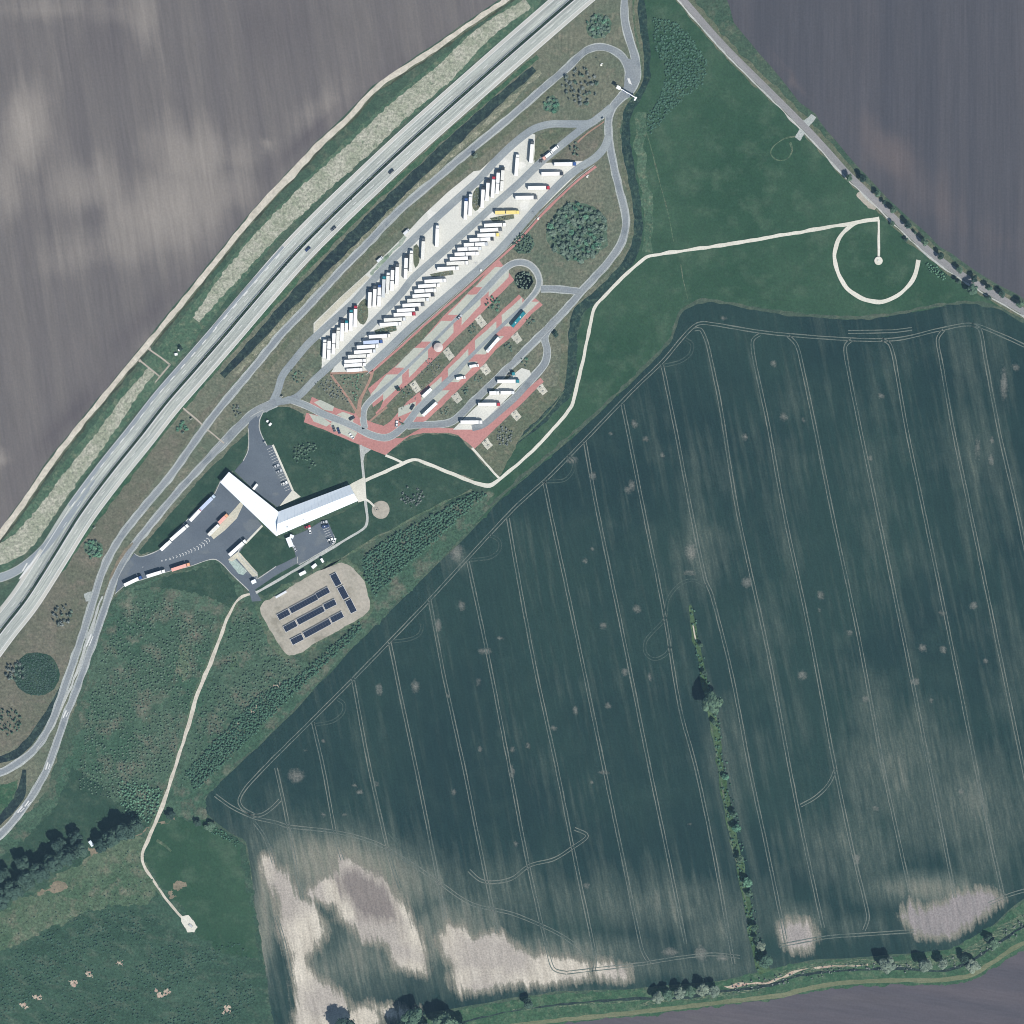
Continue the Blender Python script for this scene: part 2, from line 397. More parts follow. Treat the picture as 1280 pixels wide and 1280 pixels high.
LANE = [(800, -65), (855, 0), (905, 57), (960, 112), (1005, 157), (1032, 186), (1060, 217), (1100, 255), (1150, 303), (1180, 328), (1210, 348), (1280, 389), (1400, 455)]
ne = [(905, -80), (905, -10), (918, 28), (945, 62), (975, 97), (1000, 128), (1020, 142), (1035, 165), (1060, 195), (1085, 222), (1110, 248), (1145, 282), (1175, 308), (1215, 335), (1250, 357), (1290, 381), (1420, 450), (2200, 450), (2200, -900), (905, -900)]
M['plne'] = mplough('harrowed_soil', A(88, 92, 102), A(98, 100, 108), A(112, 108, 112), A(122, 116, 118), R(0), st=.02)
field('harrowed_field', ne, .036, M['plne'], 11, {'light': gauss([(1110, 190, 60, 25, 50, .8), (985, 95, 50, 10, 50, .8), (1160, 250, 90, 40, 45, .6), (1240, 300, 80, 30, 30, .45)]), 'dark': gauss([])}, smooth=False, box=(880, -20, 1300, 400))
se = [(560, 1300), (640, 1285), (710, 1276), (800, 1268), (900, 1256), (975, 1247), (1040, 1233), (1100, 1230), (1170, 1229), (1215, 1224), (1245, 1206), (1275, 1188), (1330, 1160), (1900, 1100), (1900, 2000), (560, 2000)]
M['plse'] = mplough('bare_soil', A(106, 104, 112), A(96, 97, 107), A(112, 110, 112), A(120, 114, 114), R(-82), st=.04)
field('bare_field', se, .05, M['plse'], 11, {'light': gauss([(900, 1275, 120, 14, 0, .6), (1080, 1250, 80, 12, 0, .4)]), 'dark': gauss([])}, smooth=False, box=(540, 1170, 1300, 1300))

# the big crop field
CROP = [(255, 1000), (300, 955), (345, 912), (400, 855), (450, 800), (500, 752), (545, 708), (590, 662), (622, 628), (660, 596), (700, 560), (740, 525), (790, 478), (835, 430), (850, 392), (872, 379), (890, 377), (935, 385), (1000, 395), (1060, 398), (1115, 394), (1170, 383), (1215, 379), (1245, 385), (1285, 405), (1500, 500),
        (1500, 1050), (1290, 1118), (1240, 1155), (1190, 1185), (1150, 1190), (1080, 1196), (1020, 1200), (960, 1212), (900, 1226), (800, 1235), (700, 1240), (640, 1248), (560, 1262), (520, 1278), (500, 1400), (380, 1400), (345, 1300), (332, 1210), (318, 1130), (308, 1052), (290, 1042), (262, 1020)]
SAND = [[(331, 1072), (338, 1068), (345, 1085), (358, 1090), (366, 1110), (376, 1125), (392, 1130), (402, 1148), (405, 1165), (396, 1188), (385, 1202), (395, 1222), (425, 1243), (440, 1262), (470, 1260), (476, 1275), (450, 1300), (370, 1300), (370, 1240), (366, 1200), (350, 1165), (345, 1125), (335, 1100), (330, 1085)],
        [(424, 1070), (440, 1074), (460, 1087), (487, 1103), (507, 1135), (524, 1165), (533, 1200), (532, 1218), (512, 1212), (493, 1208), (484, 1185), (472, 1175), (455, 1172), (440, 1160), (425, 1148), (417, 1135), (400, 1128), (385, 1118), (402, 1098), (418, 1092)],
        [(549, 1172), (560, 1158), (577, 1157), (590, 1172), (620, 1166), (645, 1184), (662, 1192), (700, 1195), (737, 1205), (735, 1222), (690, 1230), (630, 1232), (576, 1242), (564, 1222), (568, 1208), (556, 1192)],
        [(738, 1207), (755, 1202), (784, 1213), (786, 1224), (760, 1224), (742, 1218)],
        [(1128, 1146), (1138, 1128), (1152, 1140), (1180, 1128), (1202, 1116), (1236, 1114), (1252, 1124), (1228, 1145), (1200, 1162), (1172, 1173), (1150, 1168), (1140, 1158)],
        [(974, 1162), (982, 1153), (1012, 1154), (1019, 1170), (1010, 1188), (990, 1186), (980, 1176)], [(462, 1255), (500, 1262), (520, 1262), (500, 1275), (480, 1272)]]
SOIL = [[(420, 1098), (430, 1088), (442, 1083), (455, 1092), (468, 1094), (486, 1110), (496, 1130), (500, 1152), (478, 1152), (450, 1150), (436, 1128), (424, 1116)]]
BLOB = [(876, 1192, 9, 11), (838, 1190, 11, 6), (903, 1197, 9, 5), (519, 858, 6, 9), (474, 862, 5, 9), (577, 757, 5, 8), (790, 607, 5, 8), (741, 595, 5, 7), (785, 612, 5, 6), (793, 530, 5, 6), (807, 549, 5, 4), (828, 569, 4, 4), (763, 542, 3, 3), (931, 546, 4, 6), (967, 455, 5, 5), (980, 521, 6, 6), (1005, 525, 3, 4),
        (1102, 495, 5, 4), (1088, 573, 4, 4), (1270, 459, 6, 5), (1239, 575, 4, 8), (1240, 550, 3, 5), (796, 761, 6, 6), (754, 782, 5, 5), (731, 701, 4, 4), (740, 686, 3, 3), (781, 840, 5, 6), (760, 882, 5, 5), (692, 910, 5, 4), (660, 932, 4, 4), (719, 888, 4, 7), (934, 728, 8, 8),
        (1003, 844, 7, 7), (1026, 744, 5, 7), (1025, 763, 3, 3), (1062, 791, 4, 5), (1153, 810, 6, 6), (1179, 812, 5, 6), (1178, 767, 5, 4), (1144, 852, 7, 5), (1165, 876, 3, 4), (1082, 874, 5, 5), (1217, 757, 6, 6), (1232, 826, 4, 5), (1095, 1010, 5, 4), (1071, 1074, 5, 8), (640, 965, 4, 10), (641, 937, 4, 5),
        (600, 936, 4, 4), (548, 782, 5, 10), (570, 690, 10, 14), (715, 575, 8, 6), (625, 798, 5, 3), (606, 814, 10, 5), (598, 852, 3, 7), (560, 870, 3, 3), (382, 937, 3, 3), (404, 926, 3, 3), (862, 716, 12, 3), (864, 690, 8, 14), (1201, 990, 4, 5), (733, 1107, 5, 4), (755, 965, 9, 3), (812, 846, 3, 6), (450, 990, 5, 4), (443, 981, 4, 3),
        (470, 980, 4, 4), (567, 990, 4, 5), (645, 1055, 4, 4), (430, 1019, 4, 3), (405, 1019, 4, 3), (370, 970, 12, 10), (862, 1031, 3, 3), (740, 978, 3, 3), (1115, 385, 4, 2), (1164, 392, 4, 2), (904, 397, 5, 3), (1255, 480, 5, 25), (1222, 560, 3, 20), (500, 640, 1, 1)]
SPARSE = [(1130, 960, 90, 90, 0, .75), (1100, 900, 40, 60, 0, .6), (1200, 1010, 120, 70, 0, .8), (1060, 1060, 80, 60, 0, .65), (820, 1130, 150, 38, 0, .8), (900, 1150, 60, 50, 0, .7), (910, 960, 30, 120, -12, .55), (870, 690, 50, 60, -12, .45), (870, 600, 60, 90, -12, .3), (990, 600, 60, 120, -12, .25),
          (650, 1120, 60, 50, 0, .6), (540, 1130, 60, 60, 0, .7), (440, 1090, 120, 48, 15, 2.0), (440, 1200, 90, 60, 0, 1.0), (560, 1165, 80, 50, 0, 1.3), (700, 1190, 120, 24, 0, 1.2), (328, 1150, 22, 130, 8, 1.5), (1160, 1110, 90, 22, 0, 1.2), (1000, 1150, 40, 24, 0, 1.0), (345, 1100, 30, 60, 0, .7), (325, 1160, 26, 110, 8, .7), (400, 1060, 80, 26, 5, .85), (1230, 560, 50, 150, -10, .45), (1270, 800, 50, 150, 0, .35), (960, 800, 40, 150, -12, .3), (560, 1220, 60, 30, 0, .6),
          (760, 1210, 200, 16, 0, .7), (1100, 620, 100, 200, -12, .22), (700, 950, 60, 150, -12, .12), (910, 1210, 100, 20, 0, .6), (570, 700, 16, 16, 0, .7), (700, 1245, 120, 12, 0, .5), (1150, 440, 60, 30, 0, .2), (1230, 1080, 60, 40, 0, .6), (1060, 1160, 90, 20, 0, .5)]
M['crop'] = mfield('winter_crop')
field('crop_field', CROP, .04, M['crop'], 4, {'sand': polymask(SAND, 14), 'soil': polymask(SOIL, 14), 'sandy_grey': gauss([(1185, 1140, 90, 60, 0, 1.4), (900, 1190, 50, 30, 0, 1), (998, 1168, 25, 25, 0, .7)]), 'sparse': gauss(SPARSE), 'blob': gauss([(x, y, a * 1.0, b * 1.0, 0, .95) for x, y, a, b in BLOB])}, box=(240, 370, 1300, 1300))
for nm, pts, wd in (('field_margin', [(250, 998), (345, 906), (450, 796), (545, 703), (620, 625), (700, 556), (790, 474), (835, 428), (850, 392), (872, 378), (890, 376), (935, 384), (1000, 394), (1060, 397), (1115, 393), (1170, 382), (1215, 378), (1245, 384), (1285, 404), (1400, 460)], 2.4),):
    ribbon(nm, pts, wd, .055, M['mow'], jit=.5)

# tractor tracks through the crop
def mtrack(name, ca, cb):
    t = NT(name, .95, .1); v0 = t.coord(); n = t.noise(v0, .5, 4, .7); n2 = t.noise(v0, .03, 3, .5)
    col = t.mix(t.rng(t.math('ADD', n, t.math('MULTIPLY', n2, .5)), .55, .9), ca, cb)
    return t.out(col)
M['track'] = mtrack('wheel_worn_crop', A(80, 102, 102), A(134, 141, 134)); M['track2'] = mtrack('faint_wheel_worn_crop', A(48, 74, 78), A(92, 110, 106))
def tracks(pts, wd=.66, gap=2.1, m='track'):
    q = catmull(PL(pts), False, 2.0)
    n = len(q); w1 = .62 + np.abs(jnoise(n, .08))
    a = ribbon_data(q, wd, .062, gap / 2, jit=.07); b = ribbon_data(q, wd, .062, -gap / 2, jit=.07)
    return multi('wheel_track', [a, b], M[m])
TL = [[(345, 960), (356, 1010), (372, 1095), (378, 1125)], [(391, 903), (404, 960), (421, 1052), (428, 1075)], [(441, 847), (462, 960), (487, 1070), (500, 1110)], [(487, 802), (503, 880), (520, 960), (540, 1060), (557, 1150)], [(537, 750), (556, 850), (580, 960), (600, 1060), (622, 1167)],
      [(585, 702), (610, 820), (637, 960), (660, 1080), (685, 1190), (692, 1211), (708, 1216)], [(635, 648), (642, 690), (668, 830), (696, 960), (720, 1080), (744, 1196), (742, 1215)], [(680, 602), (688, 640), (720, 790), (755, 960), (780, 1080), (802, 1185), (812, 1205)], [(731, 552), (747, 640), (778, 790), (812, 960), (835, 1070), (857, 1180)],
      [(778, 505), (805, 640), (829, 760), (850, 885), (870, 960), (893, 1070), (917, 1205)], [(828, 457), (845, 540), (864, 640), (881, 722), (890, 745), (914, 840), (937, 960), (960, 1068), (983, 1180)], [(868, 412), (876, 412), (884, 430), (900, 505), (922, 640), (960, 815), (987, 960), (1005, 1050), (1029, 1160)],
      [(950, 418), (941, 425), (942, 445), (960, 530), (980, 640), (1012, 790), (1044, 960), (1065, 1060), (1085, 1145), (1080, 1163)], [(985, 420), (995, 430), (1001, 450), (1018, 530), (1040, 640), (1072, 790), (1104, 960), (1120, 1035), (1138, 1115)], [(1066, 424), (1057, 432), (1058, 450), (1076, 540), (1097, 640), (1130, 800), (1162, 960), (1178, 1040), (1194, 1122)],
      [(1102, 424), (1112, 430), (1118, 450), (1134, 540), (1155, 640), (1188, 800), (1220, 960), (1236, 1040), (1254, 1120)], [(1180, 412), (1172, 424), (1176, 450), (1192, 540), (1213, 640), (1246, 800), (1279, 960), (1300, 1060)], [(1213, 405), (1225, 412), (1232, 450), (1250, 545), (1272, 640), (1290, 730)],
      [(269, 994), (290, 1009), (318, 1022), (345, 1028), (360, 1033), (420, 1040), (470, 1054), (515, 1080), (550, 1104), (590, 1130), (640, 1142), (690, 1163), (715, 1178), (728, 1192)],
      [(320, 1020), (303, 1010), (299, 1000), (308, 984), (330, 960), (385, 905), (440, 850), (530, 757), (640, 638), (685, 597), (735, 546), (795, 484), (828, 452), (855, 420), (872, 405), (890, 405), (960, 416), (1060, 424), (1120, 424), (1170, 413), (1205, 406), (1225, 408), (1280, 432), (1350, 470)],
      [(350, 1000), (340, 1010), (328, 1018), (316, 1020)], [(318, 1028), (330, 1045), (338, 1065), (342, 1080)], [(882, 733), (870, 726), (856, 727), (842, 738), (834, 752), (831, 773), (816, 790), (807, 802), (807, 816), (818, 824), (832, 818), (838, 806), (836, 785)],
      [(825, 458), (850, 452), (863, 442), (865, 430), (857, 424)], [(680, 602), (705, 600), (716, 588), (716, 576), (708, 570)], [(588, 700), (612, 697), (624, 688), (624, 676), (612, 669)], [(490, 802), (512, 799), (525, 792), (528, 780)], [(393, 906), (415, 902), (428, 892), (430, 880), (422, 874)],
      [(1001, 1007), (1020, 996), (1036, 980), (1045, 960)], [(586, 1088), (600, 1100), (615, 1103), (640, 1098), (662, 1082), (692, 1074), (715, 1060), (734, 1045), (718, 1036)], [(486, 1040), (500, 1056)],
      [(708, 1216), (740, 1212), (800, 1205), (850, 1197), (890, 1193), (925, 1196)], [(975, 1182), (1030, 1172), (1080, 1168), (1142, 1164)], [(1236, 1130), (1258, 1120), (1290, 1110), (1350, 1090)], [(1060, 415), (1115, 414), (1140, 411)], [(345, 1145), (356, 1180), (364, 1220)]]
for i_, q_ in enumerate(TL): tracks(q_, m='track2' if 22 <= i_ <= 27 or i_ == 30 else 'track')

# ================================================================== grass zones
poly('meadow', [(812, -60), (850, -20), (900, 52), (955, 112), (1000, 157), (1055, 215), (1090, 250), (1150, 312), (1205, 350), (1270, 392), (1215, 378), (1170, 382), (1115, 393), (1060, 397), (935, 384), (880, 375), (850, 390), (835, 428), (740, 524), (640, 612), (590, 660), (575, 620), (560, 585), (640, 540), (700, 500), (715, 440), (735, 380), (790, 320), (797, 260), (780, 170), (800, 110), (800, 0)], .05, M['mead'], jit=.6)
ribbon('meadow_track', [(808, 166), (815, 190), (825, 230), (836, 270), (842, 302)], .7, .062, M['rough'], jit=.15)
ribbon('meadow_track', [(851, 330), (854, 350), (860, 374)], .6, .062, M['rough'], jit=.15)
ribbon('meadow_edge', [(800, 140), (798, 180), (806, 230), (812, 280), (808, 315)], 7, .058, M['bank'], jit=1.0)
poly('rest_area_grass', [(790, -60), (800, 0), (808, 80), (795, 120), (775, 160), (800, 280), (790, 320), (735, 375), (715, 420), (712, 480), (640, 555), (590, 600), (500, 560), (380, 520), (320, 545), (270, 620), (200, 680), (160, 715), (130, 770), (110, 830), (90, 890), (75, 935), (60, 985), (20, 1040), (-100, 1160), (-160, 1000), (-160, 960), (0, 790), (100, 655), (175, 562), (240, 485), (320, 392), (420, 290), (555, 160), (640, 85), (740, 0), (800, -60)], .06, M['dry'], jit=.5)
poly('motorway_grass', [(40, 745), (105, 665), (180, 570), (250, 520), (320, 445), (300, 470), (250, 530), (165, 640), (125, 700), (110, 770), (80, 840), (60, 890), (30, 930), (-60, 960), (-60, 850)], .065, M['dry2'], jit=.5)
ribbon('motorway_bank', [(700, -60), (655, 8), (600, 52), (545, 98), (495, 140), (440, 188), (395, 232), (345, 282), (298, 335), (255, 387), (207, 447), (158, 505), (110, 565), (62, 625), (30, 668), (-5, 705), (-120, 790)], [9, 16, 19, 19, 19, 17, 17, 17, 17, 18, 19, 19, 19, 18, 18, 18, 18], .065, M['bank'], jit=.4)
BK = [(660, 4), (600, 46), (555, 92), (500, 137), (445, 190), (385, 243), (328, 300), (280, 355), (245, 400)]
ribbon('flowering_bank', BK, [8, 12, 15, 16, 16, 15.5, 14, 12, 6], .075, M['flower'], jit=.35, step=.8)
ribbon('flowering_bank', [(190, 462), (160, 500), (125, 550), (85, 602), (50, 650), (20, 683), (-20, 700)], [6, 9, 10.5, 11.5, 13, 16, 16], .075, M['flower'], jit=.35, step=.8)
for nm, m_, off, wd, jt, pts in (
        ('motorway_verge', 'green', 0, 3.4, .4, [(672, 70), (600, 132), (510, 213), (440, 278), (385, 335), (320, 405), (255, 478), (190, 558), (120, 650), (50, 748), (-10, 830)]),
        ('motorway_ditch', 'wet', 0, [4.5, 7.5, 8.5, 8.5, 9, 9, 8.5, 8.5, 7, 4], .35, [(668, 86), (640, 110), (597, 148), (540, 201), (480, 259), (420, 319), (360, 381), (325, 420), (297, 450), (278, 470)]),
        ('ditch_bank', 'stony', 0, [3, 4, 4, 4.5, 5, 5, 5, 3], .5, [(676, 90), (640, 124), (600, 162), (545, 212), (485, 270), (425, 331), (365, 394), (296, 466)]),
        ('ditch_verge', 'olive', 0, [3, 4.5, 4.5, 4.5, 4.5, 4.5, 4], .4, [(682, 98), (605, 168), (548, 220), (488, 278), (430, 337), (370, 399), (290, 485)]),
        ('roadside_verge', 'olive', 0, 5, .5, [(700, 105), (640, 158), (600, 192), (550, 235), (495, 285), (430, 352), (370, 415), (330, 465)])):
    ribbon(nm, pts, wd, {'motorway_verge': .076, 'motorway_ditch': .08, 'ditch_bank': .086, 'ditch_verge': .083, 'roadside_verge': .078}[nm], M[m_], jit=jt)
ribbon('dry_shoulder', [(793, -40), (792, 20), (799, 66), (801, 96), (792, 116), (778, 132)], 1.6, .087, M['rough'], jit=.3)
ribbon('road_ditch', [(800, -60), (802, 0), (807, 60), (806, 95), (796, 122), (784, 145), (782, 175), (787, 210), (795, 250), (798, 288), (789, 322), (765, 351), (740, 374), (722, 392), (716, 420), (714, 457), (709, 488), (690, 512), (665, 537), (640, 558)], [4.5, 5, 5, 6, 7, 7, 6, 7, 7, 7, 7, 7, 7, 7, 7, 7.5, 7, 6, 5, 3], .08, M['reed'], jit=.4)
ribbon('ditch_shoulder', [(797, -60), (795, 20), (803, 70), (800, 105), (788, 122), (776, 145), (774, 175), (780, 215), (789, 255), (790, 290), (780, 312), (757, 340), (730, 365), (712, 385), (705, 420), (704, 455), (698, 490), (660, 530)], [1.5, 2, 2.5, 2.5, 2.5, 2.5, 2.5, 2.5, 2.5, 2.5, 3, 3.5, 4, 4, 4.5, 5, 5, 3], .085, M['olive'], jit=.4)
ribbon('ditch_path', [(704, 490), (694, 505), (680, 522), (655, 545), (640, 557)], 1.3, .09, M['rough'], jit=.2)
ribbon('curve_ditch', [(100, 800), (86, 838), (75, 865), (60, 893), (41, 921), (19, 942), (-10, 952), (-80, 965)], [1, 3, 4.5, 6, 6.5, 6, 6, 6], .08, M['wet'], jit=.3)
ribbon('curve_ditch', [(30, 962), (28, 985), (12, 1010), (-20, 1040)], [3, 8, 9, 9], .08, M['wet'], jit=.3)
poly('road_island_grass', [(-20, 992), (0, 982), (22, 975), (17, 998), (0, 1020), (-20, 1030)], .09, M['green'], jit=.3)
# lawns round the station
poly('station_lawn', [(324, 520), (336, 510), (360, 508), (380, 517), (380, 530), (425, 546), (448, 556), (454, 600), (440, 605), (372, 632), (362, 612), (341, 556), (333, 556), (326, 540)], .1, M['lawn'], jit=.25)
poly('station_lawn', [(309, 540), (309, 560), (303, 574), (292, 588), (276, 600), (265, 620), (235, 648), (211, 674), (200, 685), (176, 694), (172, 690), (215, 640), (260, 588)], .1, M['lawn'], jit=.25)
poly('station_lawn', [(458, 560), (484, 570), (508, 577), (600, 607), (612, 610), (595, 625), (540, 634), (470, 672), (430, 695), (400, 706), (330, 745), (320, 738), (372, 700), (420, 676), (455, 660), (448, 628), (458, 600)], .1, M['lawn'], jit=.25)
poly('station_lawn', [(329, 659), (346, 672), (362, 678), (370, 696), (345, 708), (323, 720), (299, 692), (308, 680)], .13, M['lawn'], jit=.2)
poly('station_lawn', [(407, 650), (430, 640), (452, 628), (457, 650), (452, 662), (420, 678)], .13, M['lawn'], jit=.2)
poly('station_lawn', [(505, 552), (530, 543), (560, 542), (574, 545), (590, 562), (600, 575), (618, 597), (608, 603), (560, 588), (522, 573), (510, 574), (485, 566)], .105, M['lawn'], jit=.25)
poly('picnic_lawn', [(614, 543), (640, 520), (678, 482), (706, 485), (690, 505), (655, 540), (625, 596), (592, 562)], .105, M['olive'], jit=.25)
# south-west scrub, plantations
poly('scrubland', [(152, 738), (176, 730), (240, 712), (268, 706), (290, 722), (316, 752), (328, 762), (350, 812), (385, 832), (450, 785), (455, 745), (450, 700), (500, 665), (600, 612), (620, 620), (590, 662), (500, 750), (400, 852), (300, 952), (258, 996), (262, 1025), (240, 1030), (200, 1015), (150, 1020), (120, 1015), (95, 1000), (60, 1030), (0, 1075), (-200, 1200), (-200, 1180), (60, 1000), (90, 930), (110, 850), (130, 780)], .062, M['scrub'], jit=.6)
poly('darker_grass', [(168, 738), (235, 714), (268, 706), (292, 728), (300, 745), (285, 760), (255, 745), (205, 735)], .072, M['lawn'], jit=.8)  # patch of darker grass along the upper edge of the scrub
poly('rough_pasture', [(-200, 1160), (0, 1075), (60, 1045), (95, 1010), (165, 1035), (200, 1020), (262, 1030), (290, 1045), (308, 1056), (318, 1130), (332, 1215), (345, 1300), (340, 1400), (-200, 1400)], .064, M['scrub2'], jit=.6)
poly('rough_pasture', [(-100, 1190), (0, 1140), (60, 1105), (120, 1065), (165, 1040), (185, 1045), (178, 1075), (200, 1110), (180, 1130), (110, 1140), (50, 1165), (0, 1190), (-100, 1230)], .074, M['rough'], jit=1.0)
poly('rough_pasture', [(196, 1022), (262, 1028), (300, 1055), (312, 1130), (325, 1200), (280, 1190), (245, 1168), (232, 1140), (205, 1110), (184, 1075), (188, 1045)], .072, M['mead'], jit=1.0)
poly('painted_tree_shade', [(88, 960), (130, 985), (150, 1010), (180, 1022), (150, 1050), (110, 1060), (40, 1100), (-60, 1150), (-60, 1110), (20, 1060), (70, 1010)], .07, M['lawn'], jit=1.0)  # shade of the tree belt painted in as a darker grass sheet
# south stream valley
poly('stream_valley', [(480, 1400), (505, 1285), (560, 1265), (640, 1250), (700, 1242), (800, 1237), (900, 1228), (960, 1214), (1020, 1202), (1080, 1198), (1150, 1192), (1190, 1187), (1240, 1157), (1290, 1120), (1500, 1050), (1500, 1110), (1330, 1163), (1275, 1190), (1245, 1208), (1215, 1226), (1170, 1231), (1100, 1232), (1040, 1235), (975, 1249), (900, 1258), (800, 1270), (710, 1278), (640, 1287), (560, 1302), (560, 1400)], .066, M['green'], jit=.5)
ribbon('stream_bank', [(800, 1256), (870, 1248), (940, 1236), (980, 1220), (1010, 1212), (1080, 1203), (1150, 1205), (1200, 1196), (1235, 1176), (1290, 1140), (1340, 1110)], [2, 3, 4, 5, 5, 5, 6, 7, 8, 7, 7], .078, M['bankveg'], jit=.8)
ribbon('stream', [(500, 1300), (600, 1272), (680, 1258), (780, 1249), (850, 1247), (905, 1239), (960, 1232), (1000, 1219), (1060, 1213), (1120, 1211), (1180, 1213), (1215, 1200), (1245, 1180), (1290, 1152), (1350, 1120)], [1.5, 1.2, 1, 1, 1, 2, 2, 2.2, 2, 2, 2, 2, 2, 2, 2], .084, M['wet'], jit=.3)
ribbon('field_edge_track', [(560, 1300), (640, 1283), (710, 1274), (800, 1265), (900, 1253), (975, 1244), (1040, 1230), (1100, 1226), (1170, 1225), (1213, 1219), (1243, 1201), (1272, 1183), (1330, 1156)], 3.4, .086, M['strip'], jit=.2)
ribbon('stream_bank', [(640, 1262), (720, 1256), (800, 1250)], 1.5, .08, M['bankveg'], jit=.4)
ribbon('sandy_bank', [(905, 1233), (935, 1230), (960, 1229), (972, 1224), (1000, 1212), (1040, 1208), (1085, 1206)], [1.4, 2.4, 1.8, 1.0, .8, .8, .6], .088, M['rubble'], jit=.5)
ribbon('field_ditch_strip', [(862, 756), (868, 790), (873, 815), (880, 850), (887, 880), (894, 912), (901, 960), (908, 1000), (916, 1040), (923, 1075), (931, 1110), (937, 1150), (944, 1180), (956, 1216)], [2, 4, 4.5, 5, 6.5, 5.5, 5, 5.5, 6, 6, 5.5, 6, 7, 11], .07, M['strip2'], jit=.5)
ribbon('field_ditch_strip', [(866, 780), (868, 792), (870, 800)], .6, .076, M['dirt'], jit=.15)
ribbon('field_ditch_strip', [(889, 905), (897, 950), (904, 990), (911, 1035), (917, 1068), (924, 1085), (931, 1120), (936, 1150)], .9, .076, M['rough'], jit=.2)

# ================================================================== motorway
MED = [(-160, 1005), (-60, 872), (0, 790), (32, 749), (66, 696), (100, 642), (138, 591), (175, 545), (207, 504), (240, 466), (280, 420), (320, 373), (367, 319), (412, 273), (460, 227), (507, 183), (555, 140), (598, 102), (640, 65), (715, 0), (800, -72)]
mq = catmull(PL(MED), False, 1.5)
ribbon('motorway_carriageway', MED, 10.6, .12, M['motor'], off=6.3)
ribbon('motorway_carriageway', MED, 10.4, .12, M['motor'], off=-6.2)
ribbon('hard_shoulder', MED, 2.6, .124, M['should'], off=-9.9)
iS = MED.index((320, 373))
ribbon('hard_shoulder', MED[iS - 1:], 2.6, .124, M['should'], off=10.2)
ribbon('exit_lane', MED[5:iS + 2], [3.3] * 8 + [2.6, 1.6], .126, M['exit'], off=10.0)
ribbon('exit_ramp', [(118, 600), (96, 632), (77, 658), (58, 682), (36, 703), (14, 717), (-10, 725), (-80, 745)], [1.5, 3.4, 5, 5.2, 5.4, 6, 6.4, 6.8], .122, M['exit'])
ribbon('exit_ramp_edge', [(118, 600), (96, 632), (77, 658), (58, 682), (36, 703), (14, 717), (-10, 725), (-80, 745)], [2.5, 4.4, 6, 6.2, 6.4, 7, 7.6, 7.8], .11, M['edge2'])
poly('gore_marking', [(51, 690), (45, 696), (31, 713), (23, 724), (26, 723), (37, 710)], .132, M['line'])
ribbon('hard_shoulder', MED[:5], 2.4, .124, M['should'], off=10.2)
ribbon('motorway_median', MED, 2.1, .13, mgrass('median_strip', A(52, 72, 68), A(66, 88, 76), A(100, 110, 96), fine=.8, amp=.3), jit=.25)
lm = dash_parts(mq, 4.9, 6, 12, .35, .134) + dash_parts(mq, -4.9, 6, 12, .35, .134)
sl = [ribbon_data(mq, k[1], .134, k[0]) for k in ((1.45, .5), (-1.45, .5), (-8.6, .4), (-11.2, .45))]
exq = catmull(PL(MED[5:iS + 2]), False, 1.5)
upq = catmull(PL(MED[iS - 1:]), False, 1.5); loq = catmull(PL(MED[:6]), False, 1.5)
sl += [ribbon_data(upq, .4, .134, 8.9), ribbon_data(upq, .45, .134, 11.4), ribbon_data(loq, .4, .134, 8.7), ribbon_data(exq, .25, .134, 11.3)]
lm += dash_parts(exq, 8.3, 6, 6, .75, .137)
multi('lane_marking', lm + sl, M['line'])
# service track beside the motorway
ribbon('service_track', TRACK, [3.8, 3.8, 3.7, 3.7, 3.8, 4, 5, 5.8, 4.4, 3.8, 3.8, 3.8, 3.8, 3.8, 4, 4.2, 4.8, 5.6, 6, 6, 6], .1, M['dirt3'], jit=.22)
ribbon('track_verge', TRACK, 1.6, .09, M['olive'], off=2.0, jit=.4)
ribbon('track_verge', TRACK, 3.0, .088, mgrass('dark_verge', A(70, 80, 74), A(88, 98, 84), A(60, 70, 68)), off=2.4, jit=.4)

# ================================================================== country road
ribbon('country_road_verge', LANE, 10.5, .085, M['olive'], off=.2, jit=.6)
ribbon('footpath', LANE, 1.2, .112, M['edge'], off=-3.5, jit=.25)
ribbon('country_road', LANE, 5.0, .118, M['lane'], off=-.3)
poly('farm_access', [(1002, 152), (1014, 142), (1020, 147), (1012, 158)], .114, M['edge2'], jit=.2)
poly('farm_access', [(1006, 166), (1000, 176), (993, 171), (1001, 160)], .114, M['edge2'], jit=.2)
poly('gravel_layby', [(1070, 243), (1075, 237), (1098, 257), (1094, 262), (1086, 260)], .11, M['gravel'], jit=.25)
ribbon('turning_circle', [(998, 170), (980, 174), (968, 182), (964, 192), (972, 200), (984, 198), (990, 188), (988, 178)], 1.1, .09, M['rough'], jit=.3)

# ================================================================== service-area roads
RA = [(786, 104), (786, 90), (783, 79), (776, 69), (762, 61), (746, 59), (730, 65), (710, 84), (677, 112), (642, 143), (595, 182), (545, 224), (495, 267), (452, 312), (427, 337), (382, 386), (352, 417), (318, 459), (288, 494), (257, 533), (215, 592), (175, 640), (150, 673), (132, 704), (120, 740), (101, 800), (83, 852), (66, 900), (48, 931), (26, 951), (0, 966), (-60, 985), (-160, 1000)]
RB = [(784, -60), (781, 0), (781, 25), (787, 50), (794, 74), (795, 94), (788, 110), (777, 121), (766, 134), (761, 150), (761, 168), (764, 190), (769, 215), (775, 240), (781, 263), (782, 283), (777, 303), (765, 322), (748, 342), (731, 360), (710, 384), (684, 411), (657, 438), (630, 465), (593, 501), (572, 522), (560, 529), (540, 531), (520, 531), (509, 532)]
RC = [(692, 403), (681, 420), (684, 438), (681, 454), (668, 470), (647, 494), (625, 514), (604, 531), (590, 535)]
